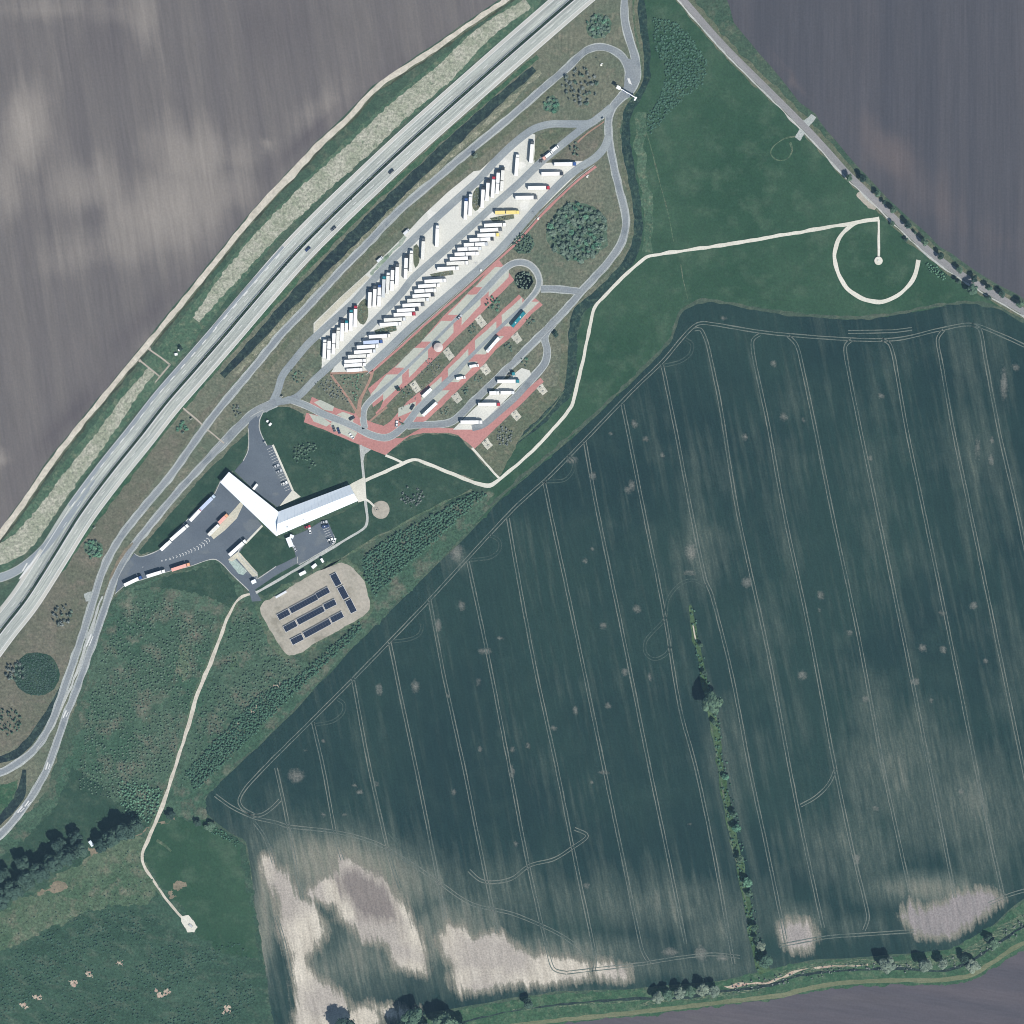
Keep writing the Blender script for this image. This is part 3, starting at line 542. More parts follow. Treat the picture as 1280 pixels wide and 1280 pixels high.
RU = [(340, 504), (347, 489), (353, 470), (365, 454), (384, 431), (400, 416), (418, 400), (442, 378), (456, 362), (483, 332), (511, 305), (534, 283), (568, 252), (598, 225), (616, 205), (635, 186), (654, 170), (670, 160), (690, 155), (715, 155), (737, 154), (752, 144), (764, 134)]
RM = [(330, 512), (345, 503), (370, 497), (395, 473), (427, 444), (450, 420), (474, 396), (502, 366), (516, 348), (549, 319), (582, 289), (615, 259), (649, 229), (677, 202), (706, 178), (729, 160), (745, 150)]
RL = [(458, 462), (484, 438), (510, 413), (535, 391), (570, 361), (598, 337), (620, 317), (643, 292), (662, 270), (680, 250), (706, 224), (724, 210), (743, 198), (755, 185), (761, 170)]
RH = [(345, 503), (322, 513), (300, 532), (282, 551), (245, 590), (222, 615), (197, 645), (175, 672), (157, 697), (143, 725), (132, 757), (113, 812), (98, 855), (83, 893), (71, 928), (57, 965), (40, 995), (19, 1023), (-3, 1047), (-80, 1120)]
RE = [(456, 536), (454, 522), (456, 510), (464, 500), (478, 488), (500, 468), (523, 446), (547, 422), (570, 399), (596, 373), (614, 354), (630, 337), (640, 330), (651, 328), (662, 331), (671, 341), (674, 353), (670, 364), (660, 376), (651, 386), (632, 403), (606, 428), (582, 452), (566, 470), (552, 483), (537, 497), (521, 513), (510, 528), (498, 539), (487, 546), (476, 547), (465, 544), (452, 538), (431, 528), (405, 518), (385, 508), (370, 502), (357, 499), (345, 502)]
RX = [(676, 361), (690, 361), (712, 363), (726, 365)]
roads = [('slip_road', RA, 4.6, 'asph'), ('perimeter_road', RB, [4.2] * 3 + [5] * 3 + [6.4, 6.4] + [4.6] * 22, 'asph'), ('truck_exit_road', RC, 4.8, 'asph'), ('upper_aisle', RU, 5.6, 'aisle'), ('middle_aisle', RM, 5.6, 'aisle'), ('lower_aisle', RL, 5.8, 'aisle'),
         ('return_road', RH, [5.6] * 3 + [4.4] * 17, 'asph'), ('link_road', RX, 4.4, 'asph')]
zr = .150
for nm, pts, wd, mt in roads:
    pale = 0 if 'aisle' in nm else 1
    if pale: ribbon(nm + '_edge', pts, [x + 1.5 for x in wd] if hasattr(wd, '__len__') else wd + 1.5, .136 + (zr - .15) * .1, M['edge2'], jit=.2)
    ribbon(nm, pts, wd, zr, M[mt]); zr += .004
# edge lines of the slip roads
multi('edge_line', [ribbon_data(catmull(PL(p_), False, 2), .28, .19, o_) for p_, o_ in ((RA[8:], 2.0), (RA[8:], -2.0), (RH[3:], 1.9), (RH[3:], -1.9), (RB[8:24], 2.0))], mplain('worn_white_paint', A(200, 205, 205), .7, amp=.25))
poly('road_junction', [(775, 70), (800, 78), (800, 100), (788, 122), (774, 124), (780, 108), (782, 90)], .176, M['asph'], jit=.1)
poly('junction_hatching', [(784, 98), (787, 98), (790, 106), (786, 104)], .182, M['line'])
poly('hub_junction', [(322, 522), (318, 514), (338, 500), (350, 496), (372, 494), (378, 505), (360, 504), (340, 508)], .178, M['asph'], jit=.1)
ribbon('island_soil', [(166, 678), (156, 690), (148, 702), (141, 716), (135, 730), (130, 745)], [1, 2.2, 2.6, 2, 1.4, .8], .2, M['dirt2'], jit=.25)
ribbon('barrier_strip', [(128, 745), (116, 780), (103, 820), (92, 850), (80, 878), (66, 908), (45, 937)], [1.2, 1.8, 1.8, 1.6, 1.4, 1.2, .8], .2, M['edge'], jit=.3)
for a_, b_ in (((114, 793), (108, 808)), ((83, 888), (79, 897)), ((60, 953), (57, 962)), ((36, 1001), (31, 1008)), ((28, 1008), (22, 1016)), ((34, 704), (28, 714))):
    ribbon('road_marking', [a_, b_], 1.0, .21, M['line'], smooth=False, step=1)
    ribbon('road_marking', [(a_[0] + 2.5, a_[1] + 2), (b_[0] + 3.5, b_[1] - 1)], .6, .212, M['line'], smooth=False, step=1)
poly('gravel_patch', [(104, 742), (119, 737), (116, 752), (106, 751)], .12, M['edge2'], jit=.4)
# truck park slabs (concrete) under the aisles
TP = [(392, 418), (392, 404), (425, 372), (459, 341), (470, 330), (503, 297), (530, 268), (560, 240), (592, 214), (600, 213), (625, 190), (655, 166), (669, 168), (668, 204), (676, 204), (731, 201), (724, 215), (690, 248), (650, 287), (610, 325), (560, 370), (520, 407), (475, 447), (462, 464), (413, 467), (420, 455), (402, 461), (402, 425)]
poly('truck_park', TP, .145, M['conc'])
poly('lay_by_strip', [(393, 416), (393, 405), (425, 373), (457, 344), (462, 347), (430, 378)], .1475, M['conc2'])
ISL = [[(451, 377), (457, 373), (459, 376), (460, 396), (454, 406), (447, 400), (447, 384)], [(517, 308), (521, 305), (524, 310), (524, 328), (519, 335), (517, 329)], [(592, 240), (599, 234), (600, 258), (594, 264), (590, 256)],
       [(468, 413), (495, 407), (496, 413), (470, 418)], [(537, 343), (566, 338), (567, 343), (540, 346)], [(612, 273), (642, 268), (643, 273), (616, 277)]]
for k in ISL: poly('parking_island', k, .21, M['olive'], smooth=True, h=.1)
poly('island_grass', [(674, 169), (690, 160), (714, 160), (714, 163), (690, 180), (668, 201), (669, 175)], .2, M['olive'], jit=.15)
poly('island_grass', [(693, 199), (715, 180), (740, 160), (752, 155), (754, 170), (748, 182), (738, 192), (728, 200), (700, 201)], .2, M['dry2'], jit=.15)
poly('island_grass', [(402, 426), (402, 459), (385, 474), (370, 490), (352, 498), (352, 488), (362, 466), (385, 440)], .2, M['dry'], jit=.15)
poly('hedge_strip', [(462, 341), (506, 294), (509, 297), (466, 345)], .15, mgrass('mossy_edge', A(150, 170, 152), A(180, 190, 178), A(110, 140, 118)), jit=.3)
# red paving and bays
RED1 = [(624, 325), (631, 334), (640, 346), (643, 350), (620, 373), (600, 394), (566, 426), (545, 447), (519, 472), (505, 484), (480, 510), (470, 518), (466, 508), (463, 492), (460, 486), (467, 480), (495, 457), (527, 427), (557, 392), (595, 357), (613, 333)]
RED2 = [(649, 368), (657, 377), (668, 372), (678, 381), (664, 393), (650, 410), (636, 424), (620, 437), (599, 462), (578, 482), (560, 500), (534, 525), (528, 528), (513, 528), (500, 545), (487, 549), (466, 547), (455, 535), (459, 525), (468, 529), (480, 532), (490, 525), (507, 504), (521, 492), (528, 488), (550, 467), (570, 445), (592, 422), (610, 405), (621, 395), (630, 385)]
poly('red_paving', RED1, .14, M['red'], jit=.08); poly('red_paving', RED2, .14, M['red'], jit=.08)
poly('red_paving', [(390, 496), (415, 508), (443, 517), (448, 508), (455, 512), (455, 536), (430, 524), (405, 513), (387, 504)], .142, M['red'], jit=.08)
poly('red_paving', [(383, 516), (380, 528), (402, 536), (423, 545), (449, 556), (482, 569), (496, 557), (512, 545), (530, 541), (560, 541), (573, 544), (593, 561), (612, 543), (648, 508), (680, 477), (676, 472), (600, 537), (560, 535), (530, 534), (505, 547), (470, 549), (440, 536), (405, 521)], .139, M['red'], jit=.08)
BAYS = [[(393, 503), (400, 500), (418, 508), (416, 514), (405, 512)], [(421, 518), (428, 515), (443, 520), (441, 528), (432, 524)], [(386, 517), (402, 521), (414, 529), (408, 533), (392, 527)], [(415, 526), (428, 532), (447, 541), (442, 549), (424, 541), (413, 533)]]
LE = [(478, 488), (500, 468), (523, 446), (547, 422), (570, 399), (596, 373), (614, 354), (636, 333), (645, 325)]
LF = [(510, 524), (521, 513), (537, 497), (552, 483), (566, 470), (582, 452), (606, 428), (632, 403), (651, 386), (663, 372)]
ex = lambda L, y: float(np.interp(-y, [-p[1] for p in L], [p[0] for p in L]))
ey = lambda L, x: float(np.interp(x, [p[0] for p in L], [p[1] for p in L]))
for y0, y1 in ((334, 359), (368, 393.5), (401, 427), (435, 459.5), (468, 494)):
    BAYS.append([(ex(LE, y0) - 16.5, y0), (ex(LE, y0) - 3, y0), (ex(LE, y1) - 2.6, y1), (ex(LE, y1) - 15.5, y1)])
for x0, x1 in ((611, 636), (577, 601), (545, 567), (511, 535), (479, 503)):
    BAYS.append([(x0, ey(LE, x0) + 2.6), (x1, ey(LE, x1) + 2.6), (x1, ey(LE, x1) + 13.5), (x0, ey(LE, x0) + 14.5)])
for x0, x1 in ((627, 653), (594, 620.5), (560, 585.5), (527, 552), (498, 519.5)):
    BAYS.append([(x0, ey(LF, x0) - 14), (x1, ey(LF, x1) - 12.5), (x1, ey(LF, x1) - 2.6), (x0, ey(LF, x0) - 2.6)])
for y0, y1 in ((377, 408), (420, 443), (452, 478), (488, 521)):
    BAYS.append([(ex(LF, y0) + 2.6, y0), (ex(LF, y0) + 15.5, y0), (ex(LF, y1) + 15.5, y1), (ex(LF, y1) + 2.6, y1)])
for b_ in BAYS: poly('parking_bay', b_, .146, M['bay'], jit=.06)
poly('truck_bays', [(566, 537), (590, 513), (630, 477), (652, 460), (662, 463), (664, 468), (640, 492), (604, 527), (598, 537)], .1465, M['conc'])
ribbon('ring_road_edge', RE[:20], [5, 5, 5, 4, 2.5, 2.5, 2.5, 2.5, 2.5, 2.5, 2.5, 3.5, 5.5, 5.5, 5.5, 5.5, 5.5, 5.5, 4.6, 4.4], .148, M['edge'], jit=.1)
ribbon('ring_road_edge', RE[-15:], [3, 4, 5, 5.6, 5.6, 5.6, 5.6, 5.6, 5.6, 5.6, 5.6, 5.6, 5.6, 5, 5], .1482, M['edge'], jit=.1)
ribbon('ring_road', RE, [4.2, 3.6, 3.6, 3.2] + [2.1] * 7 + [3.0, 4, 4, 4, 4, 4, 4, 3.2] + [2.7] * 7 + [3.4, 4.4] + [4.6] * 14, .1875, M['aisle'])
ribbon('red_path', [(462, 467), (484, 448), (510, 425), (540, 398), (575, 368), (604, 342), (630, 318), (652, 297), (676, 270), (700, 246), (722, 226), (745, 208)], 1.6, .16, M['red'], jit=.1)
ribbon('kerb', [(458, 468), (482, 447), (508, 424), (538, 397), (573, 366), (602, 340), (628, 316), (650, 295), (674, 268), (698, 244), (720, 224), (743, 206)], .4, .24, M['edge'], h=.1)
ribbon('red_path', [(413, 467), (430, 466), (450, 465), (466, 463)], 1.6, .16, M['redp'], jit=.1)
ribbon('red_path', [(414, 468), (422, 480), (434, 496), (444, 512), (450, 522)], 1.7, .16, M['redp'], jit=.15)
ribbon('red_path', [(466, 465), (461, 478), (455, 490), (450, 502), (449, 520)], [1.6, 1.8, 2.2, 3, 4], .161, M['redp'], jit=.15)
ribbon('red_path', [(755, 152), (735, 166), (722, 178)], 1.1, .205, M['redp'], jit=.1)
ribbon('red_path', [(484, 509), (470, 520), (462, 527)], 1.6, .161, M['redp'], jit=.1)
# grass on the car park islands
for pts, mt in (([(602, 400), (640, 358), (648, 352), (655, 360), (644, 372), (610, 402)], 'dry'), ([(560, 440), (600, 403), (605, 410), (570, 444)], 'dry'), ([(520, 478), (545, 450), (565, 445), (530, 482)], 'olive'), ([(470, 527), (505, 490), (520, 490), (484, 530), (478, 532)], 'olive'),
                ([(465, 510), (480, 498), (476, 509), (468, 517)], 'olive'), ([(462, 466), (600, 343), (618, 325), (622, 322), (610, 335), (592, 357), (556, 390), (526, 425), (494, 455), (466, 480), (461, 484)], 'olive')):
    poly('island_grass', pts, .1435, M[mt], jit=.1)
poly('loop_island_grass', [(645, 338), (655, 337), (664, 344), (667, 355), (662, 366), (655, 374), (648, 366), (644, 350)], .1445, M['dry'], jit=.1)
# ================================================================== station asphalt, kerbs
S1 = [(313, 521), (329, 513), (325, 524), (324, 534), (328, 546), (334, 557), (342, 556), (366, 614), (347, 634), (320, 615), (293, 589), (304, 576), (310, 563), (311, 543), (310, 535)]
S2 = [(276, 600), (266, 621), (250, 635), (235, 649), (212, 675), (201, 686), (189, 692), (175, 696), (168, 692), (158, 704), (148, 722), (144, 742), (150, 737), (157, 731), (176, 725), (211, 714), (237, 708), (259, 700.5), (270, 699.5), (279, 706), (289, 717), (311, 738), (315, 752), (327, 751), (319, 737), (345, 719), (372, 704), (372, 696), (345, 708), (321, 724), (322, 718), (298, 692), (307, 679), (328, 657), (300, 620)]
S3 = [(358, 702), (370, 696), (368, 688), (362, 672), (385, 662), (404, 650), (409, 650), (417, 668), (419, 678), (400, 691), (374, 706)]
poly('station_forecourt', S1, .170, M['asph2']); poly('station_forecourt', S2, .172, M['asph2']); poly('station_forecourt', S3, .174, M['asph2'])
for p_, c_ in ((S1[:6], 0), (S1[11:], 0), (S2[:9], 0), (S2[11:22], 0), (S2[26:28] + S2[27:28], 0), (S2[28:33], 0), (S3[7:11], 0)):
    if len(p_) > 2: ribbon('kerb', p_, .55, .262, M['edge'], h=.12, jit=.08)
ribbon('kerb', [(341, 556), (366, 613)], 1.5, .25, M['white'], h=.08, smooth=False)
poly('station_pavement', [(366, 612), (376, 621), (349, 633), (356, 624), (362, 617)], .19, M['white'])
poly('fuel_island', [(301, 627), (304, 631), (296, 648), (281, 663), (267, 674), (263, 669), (272, 656), (285, 645), (295, 634)], .26, M['conc2'], h=.09)
poly('fuel_island', [(285, 700), (288, 697), (297, 690), (300, 691), (322, 716), (321, 720), (316, 721), (296, 698), (290, 702)], .26, M['conc2'], h=.09)
poly('marked_bays', [(286, 702), (293, 698), (309, 714), (304, 719), (298, 717)], .18, msurf('pale_green_surface', A(170, 196, 190), A(196, 208, 200), .2))
ribbon('kerb', [(328, 657), (307, 679)], 1.5, .25, M['white'], h=.08, smooth=False)
# chevrons in front of the truck pumps
chev = []
cl = catmull(PL([(263, 672), (252, 682), (240, 688), (226, 694), (213, 698), (200, 702)]), False, 2.2)
for i in range(1, len(cl) - 1):
    wd_ = 3.6 * (1 - i / len(cl)) + .5
    d = (cl[i + 1] - cl[i - 1]).normalized(); nrm = Vector((-d.y, d.x))
    if i % 1 == 0:
        chev.append(ribbon_data([cl[i] + nrm * wd_ / 2 + d * .9, cl[i], cl[i] - nrm * wd_ / 2 + d * .9], .42, .18))
chev += dash_parts(catmull(PL([(214, 699), (200, 703), (187, 706), (178, 709)]), False, 1), 0, 1.5, 1.5, .4, .18)
multi('chevron_marking', chev, M['line'])
stl = []
for i in range(17):      # stalls beside the pavement
    f = (i + .6) / 17.6; x = 341 + 25 * f; y = 557 + 57 * f
    a = Vector(P(x - 1.5, y)); b = Vector(P(x - 8, y + 3)); stl.append(ribbon_data([a, b], .22, .18))
for i in range(10):
    f = i / 9; x = 408 + 9 * f; y = 651 + 25 * f
    a = Vector(P(x, y)); b = Vector(P(x - 7, y + 3)); stl.append(ribbon_data([a, b], .22, .18))
multi('parking_lines', stl, M['line'])
# slab joint / bay lines in the truck park
# paths
ribbon('gravel_path', [(450, 604), (470, 594), (490, 586), (509, 577), (515, 575), (523, 575), (540, 582), (560, 590), (598, 605), (612, 607), (622, 601), (660, 569), (700, 527), (713, 510), (717, 500), (722, 480), (731, 440), (740, 396), (743, 386), (750, 376), (775, 350), (801, 327), (812, 320), (900, 307), (1000, 290), (1070, 278), (1099, 273)], 2.6, .2, M['white'], jit=.2)
ribbon('gravel_path', [(1099, 274), (1080, 276), (1062, 284), (1048, 300), (1043.5, 320), (1048, 343), (1060, 361), (1077, 373), (1095, 377.5), (1113, 374), (1131, 362), (1143, 345), (1148, 325)], 3.0, .204, M['white'], jit=.18)
ribbon('footpath', [(1098.5, 275), (1098.5, 322)], 1.7, .208, M['white'], jit=.1)
ribbon('footpath', [(451, 556), (453, 580), (455, 600), (457, 628), (459, 648), (457, 658), (450, 664), (430, 676), (400, 694), (360, 718), (320, 741)], 1.9, .212, M['edge'], jit=.1)
poly('footpath_fan', [(450, 556), (464, 562), (456, 568), (454, 578), (451, 570)], .214, M['edge'])
ribbon('footpath', [(590, 560), (604, 576), (618, 592), (624, 598)], 1.7, .216, M['white'], jit=.1)
ribbon('footpath', [(482, 569), (494, 574), (506, 580)], 1.6, .218, M['white'], jit=.1)
ribbon('footpath', [(457, 624), (463, 628), (468, 633)], 1.4, .218, M['white'], jit=.1)
poly('entrance_plaza', [(436, 607), (440, 604), (456, 596), (458, 625), (448, 628)], .22, M['white'])
def disc(name, c, r, z, mat, jit=0.0):
    pts = [(c[0] + r * math.cos(a * math.pi / 14), c[1] + r * math.sin(a * math.pi / 14)) for a in range(28)]
    return poly(name, pts, z, mat, smooth=True, jit=jit)
disc('round_playground', (476, 637), 11.3, .2, M['gravel'], .1)
ribbon('earth_track', [(590, 612), (568, 622), (540, 635), (500, 657), (470, 672), (440, 690), (415, 705), (395, 716)], [1, 1.4, 1.6, 1.6, 1.8, 1.8, 1.6, 1.2], .12, M['rough'], jit=.3)
ribbon('dirt_road', [(314, 742), (303, 746), (294, 754), (286, 768), (278, 790), (264, 826), (247, 868), (233, 915), (219, 958), (207, 996), (196, 1024), (184, 1052), (178, 1066), (179, 1079), (190, 1098), (205, 1120), (218, 1136), (229, 1149)], [1.6, 2, 2.2, 2.5, 2.8, 3, 3, 2.8, 2.5, 2.4, 2.4, 2.6, 2.7, 2.6, 2, 1.8, 1.8, 2], .15, M['dirt3'], jit=.2)
ribbon('dirt_road_shoulder', [(296, 752), (286, 766), (277, 788), (262, 826), (245, 868), (231, 915), (217, 958), (206, 996), (194, 1024), (182, 1052), (176, 1066), (178, 1080), (190, 1100), (206, 1122)], [3, 5, 5, 5, 4.4, 4, 3, 3.4, 3.4, 3.8, 4, 3.6, 3, 2.4], .12, M['rough'], jit=.5)
poly('gravel_pad', [(224, 1145), (236, 1144), (242, 1152), (247, 1160), (243, 1166), (234, 1166), (228, 1155)], .16, M['white'], jit=.3)
# solar yard
YARD = [(325, 760), (330, 752), (368, 731), (395, 716), (422, 704), (430, 704), (441, 711), (454, 727), (462, 750), (462, 761), (455, 770), (423, 789), (400, 801), (380, 814), (362, 819), (356, 816), (350, 808), (340, 792), (327, 766)]
poly('yard_verge', [(x + (x - 395) * .09, y + (y - 762) * .09) for x, y in YARD], .12, M['rough'], jit=.8)
poly('gravel_yard', YARD, .15, M['gravel'], smooth=True, jit=.25)
# embankment channels
M['chan'] = msurf('drain_concrete', A(200, 190, 178), A(186, 182, 170), .1)
for pts in ([(187, 437), (200, 446), (213, 456)], [(175, 451), (188, 461), (200, 471)], [(213, 455), (204, 466), (194, 478)], [(229, 510), (241, 520), (253, 531)], [(259, 537), (268, 544), (280, 554)]):
    ribbon('drain_channel', pts, 1.1, .2, M['chan'], jit=.1, h=.1)
for c, r in (((187, 436), 1.9), ((175, 451), 1.9)): disc('drain_basin', c, r, .22, M['chan'])
for c in ((213, 1119), (225, 1108)): disc('bare_patch', c, 5, .1, M['dirt2'], .8)
ribbon('bare_patch', [(196, 1050), (205, 1056), (214, 1064)], 1.6, .1, M['rough'], jit=.3)
for pts in ([(174, 1036), (190, 1028), (189, 1038), (178, 1042)], [(199, 1026), (215, 1018), (217, 1024), (205, 1029)], [(108, 1062), (120, 1058), (127, 1066), (118, 1070)], [(222, 810), (232, 812), (240, 840), (228, 850), (215, 840)], [(287, 820), (300, 815), (298, 830), (288, 835)],
            [(50, 1110), (80, 1102), (90, 1106), (72, 1118), (48, 1122)]):
    poly('bare_patch', pts, .1, M['dirt2'] if pts[0][0] < 215 else M['rough'], jit=1.2)
for cx_, cy_, rr_, nn_ in ((92, 1227, 5, 6), (112, 1219, 5, 4), (150, 1205, 6, 5), (31, 1257, 5, 4), (47, 1249, 6, 6), (205, 1240, 10, 11), (284, 1263, 8, 9), (346, 856, 5, 5), (318, 886, 7, 7), (296, 906, 4, 3), (326, 872, 4, 3)):
    for i in range(nn_):
        a_ = random.uniform(0, 6.28); d_ = rr_ * random.random() ** .5
        disc('rubble_heap', (cx_ + d_ * math.cos(a_), cy_ + d_ * math.sin(a_) * .6), random.uniform(1.0, 2.6), .13 + i * .004, M['rubble'], .35)
for c_, r_ in (((722, 291), 38), ((655, 304.5), 14), ((655, 350), 12), ((690, 131), 11), ((117, 686), 12), ((748, 33), 16), ((45, 843), 27)):
    disc('thicket_floor', c_, r_, .1445 if c_[0] == 655 else .11, M['lawn' if c_[0] == 45 else 'thick'], .5)

# ================================================================== OBJECTS
def empty(name, x, y, z=0, rz=0):
    o = bpy.data.objects.new(name, None); COL.objects.link(o); o.location = (x, y, z); o.rotation_euler = (0, 0, rz)
    o.empty_display_size = .5; return o
def copy_tree(o, parent=None):
    c = o.copy(); COL.objects.link(c)
    if parent: c.parent = parent
    for ch in list(o.children): copy_tree(ch, c)
    return c
class MB:
    def __init__(s): s.v = []; s.f = []
    def add(s, vs, fs): b = len(s.v); s.v += [tuple(v) for v in vs]; s.f += [tuple(i + b for i in f) for f in fs]; return s
    def box(s, x0, x1, y0, y1, z0, z1):
        return s.add([(x0, y0, z0), (x1, y0, z0), (x1, y1, z0), (x0, y1, z0), (x0, y0, z1), (x1, y0, z1), (x1, y1, z1), (x0, y1, z1)],
                     [(3, 2, 1, 0), (4, 5, 6, 7), (0, 1, 5, 4), (1, 2, 6, 5), (2, 3, 7, 6), (3, 0, 4, 7)])
    def rbox(s, x0, x1, y0, y1, z0, z1, c=.08):     # box with chamfered top and upright edges
        o = [(x0 + c, y0), (x1 - c, y0), (x1, y0 + c), (x1, y1 - c), (x1 - c, y1), (x0 + c, y1), (x0, y1 - c), (x0, y0 + c)]
        i = [(x0 + c, y0 + c), (x1 - c, y0 + c), (x1 - c, y0 + c), (x1 - c, y1 - c), (x1 - c, y1 - c), (x0 + c, y1 - c), (x0 + c, y1 - c), (x0 + c, y0 + c)]
        vs = [(x, y, z0) for x, y in o] + [(x, y, z1 - c) for x, y in o] + [(x, y, z1) for x, y in (i[0], i[1], i[3], i[5])]
        fs = [tuple(range(7, -1, -1))] + [(k, (k + 1) % 8, (k + 1) % 8 + 8, k + 8) for k in range(8)]
        fs += [(8, 9, 17, 16), (9, 10, 17), (10, 11, 18, 17), (11, 12, 18), (12, 13, 19, 18), (13, 14, 19), (14, 15, 16, 19), (15, 8, 16), (16, 17, 18, 19)]
        return s.add(vs, fs)
    def prism(s, prof, y0, y1, inset=None):          # side profile (x,z) extruded across; inset narrows the roof
        n = len(prof); zs = [p[1] for p in prof]; zm, zM = min(zs), max(zs)
        ins = lambda z: 0 if not inset else inset * max(0, (z - zm) / (zM - zm) - .45) / .55
        vs = [(x, y0 + ins(z), z) for x, z in prof] + [(x, y1 - ins(z), z) for x, z in prof]
        fs = [tuple(range(n)), tuple(range(2 * n - 1, n - 1, -1))] + [((i + 1) % n, i, i + n, (i + 1) % n + n) for i in range(n)]
        return s.add(vs, fs)
    def cyl(s, p0, p1, r0, r1=None, n=8):
        r1 = r0 if r1 is None else r1; a, b = Vector(p0), Vector(p1); d = (b - a).normalized()
        u = d.orthogonal().normalized(); v = d.cross(u)
        ring = lambda c, r: [c + (u * math.cos(k * 2 * math.pi / n) + v * math.sin(k * 2 * math.pi / n)) * r for k in range(n)]
        return s.add(ring(a, r0) + ring(b, r1), [tuple(range(n - 1, -1, -1)), tuple(range(n, 2 * n))] + [(k, (k + 1) % n, (k + 1) % n + n, k + n) for k in range(n)])
    def build(s, name, mat, parent=None): return mesh_obj(name, s.v, s.f, mat, parent)

paint = {}
def PM(n):
    return M['p_' + n]
for n_, c_ in dict(white=(0.80, .81, .80), cream=(.72, .70, .62), grey=(.42, .44, .46), lightgrey=(.6, .62, .63), red=(.40, .03, .05), darkred=(.22, .03, .04), blue=(.04, .09, .26), teal=(.02, .20, .24), yellow=(.72, .60, .18),
                   dark=(.035, .04, .05), darkgrey=(.10, .11, .12), orange=(.72, .36, .20), pink=(.70, .38, .32), palebl=(.50, .60, .70), darkblue=(.03, .05, .12), green=(.1, .28, .16), silver=(.45, .47, .49)).items():
    M['p_' + n_] = mplain(n_ + '_paint', (*c_, 1), .35, .5, amp=.05, coat=.15)
M['tarp'] = mplain('white_tarpaulin', (.78, .78, .77, 1), .6, .3, amp=.14)
M['tarpg'] = mplain('grey_tarpaulin', (.52, .54, .54, 1), .6, .3, amp=.1)
M['tarpd'] = mplain('dirty_white_tarpaulin', (.66, .65, .60, 1), .6, .3, amp=.16)
M['tarpb'] = mplain('pale_blue_tarpaulin', (.45, .52, .66, 1), .6, .3, amp=.1)
M['tarpy'] = mplain('yellow_tarpaulin', (.72, .58, .20, 1), .6, .3, amp=.1)
M['tarpo'] = mplain('salmon_tarpaulin', (.70, .36, .30, 1), .6, .3, amp=.1)
M['glass'] = mplain('dark_window_glass', (.02, .03, .04, 1), .12, .6)
M['rubber'] = mplain('black_rubber', (.02, .02, .022, 1), .8, .2)
M['steel'] = mplain('dark_chassis_steel', (.06, .06, .065, 1), .6, .4)
M['galv'] = mplain('galvanised_steel', (.45, .47, .48, 1), .4, .5, metal=.3, amp=.1)
wheel_me = None
def wheel(parent, x, y, r=.5, wd=.3, nm='wheel'):
    global wheel_me
    if wheel_me is None:
        o = MB().cyl((0, -.5, 0), (0, .5, 0), 1, 1, 10).build(nm, M['rubber'], parent); wheel_me = o.data
    else:
        o = bpy.data.objects.new(nm, wheel_me); COL.objects.link(o); o.parent = parent
    o.location = (x, y, r); o.scale = (r, wd, r); return o
def mobj(name, me, parent):
    o = bpy.data.objects.new(name, me); COL.objects.link(o); o.parent = parent; return o

def cab(t, x0, cm, ln=2.3, top=3.7, dark=False):
    """forward control cab whose rear wall is at x0"""
    pr = [(x0, .55), (x0 + ln, .55), (x0 + ln + .05, 1.5), (x0 + ln - .12, 2.75), (x0 + ln - .75, top - .1), (x0 + .9, top), (x0, top - .05)]
    c = MB().prism(pr, -1.22, 1.22, .12).build('cab', cm, t)
    MB().prism([(x0 + ln + .06, 1.55), (x0 + ln + .09, 1.6), (x0 + ln - .09, 2.7), (x0 + ln - .14, 2.7)], -1.08, 1.08).build('windscreen', M['glass'], c)
    for s_ in (-1, 1): MB().box(x0 + ln - .15, x0 + ln + .12, s_ * 1.42 - .09, s_ * 1.42 + .09, 1.7, 2.5).build('mirror', M['steel'], c)
    return c
def make_semi(cm, tm, L=16.5, kind='semi'):
    t = empty('semi_trailer_truck', 0, 0)
    h = L / 2; tl = L - 2.9
    MB().box(-h + .2, h - .4, -.45, .45, .7, 1.05).build('chassis', M['steel'], t)
    MB().rbox(-h, -h + tl, -1.27, 1.27, 1.05, 4.0, .07).build('trailer', tm, t)
    cab(t, h - 2.35, cm)
    MB().box(h - 3.9, h - 2.45, -1.1, 1.1, .5, 1.0).build('fuel_tanks', M['steel'], t)
    for x in (-h + 2.6, -h + 3.9, -h + 5.2, h - 4.3, h - 1.3):
        for s_ in (-1, 1): wheel(t, x, s_ * 1.03, .5, .34)
    return t
def make_drawbar(cm, tm, L=18.2):
    t = empty('drawbar_truck', 0, 0); h = L / 2
    MB().box(-h + .2, h - .4, -.45, .45, .7, 1.05).build('chassis', M['steel'], t)
    MB().rbox(-h, -h + 7.6, -1.27, 1.27, 1.05, 4.0, .07).build('trailer', tm, t)
    MB().rbox(-h + 8.2, h - 2.5, -1.27, 1.27, 1.05, 4.0, .07).build('cargo_box', tm, t)
    cab(t, h - 2.3, cm)
    for x in (-h + 2.2, -h + 5.6, -h + 10.5, -h + 11.8, h - 1.2):
        for s_ in (-1, 1): wheel(t, x, s_ * 1.03, .5, .34)
    return t
def make_rigid(cm, tm, L=9.0, W_=2.5, H=3.5):
    t = empty('box_truck', 0, 0); h = L / 2
    MB().box(-h + .2, h - .4, -.45, .45, .6, .95).build('chassis', M['steel'], t)
    MB().rbox(-h, h - 2.3, -W_ / 2, W_ / 2, .95, H, .07).build('cargo_box', tm, t)
    cab(t, h - 2.15, cm, 2.1, H - .3)
    for x in (-h + 2, h - 1.2):
        for s_ in (-1, 1): wheel(t, x, s_ * .98, .48, .32)
    return t
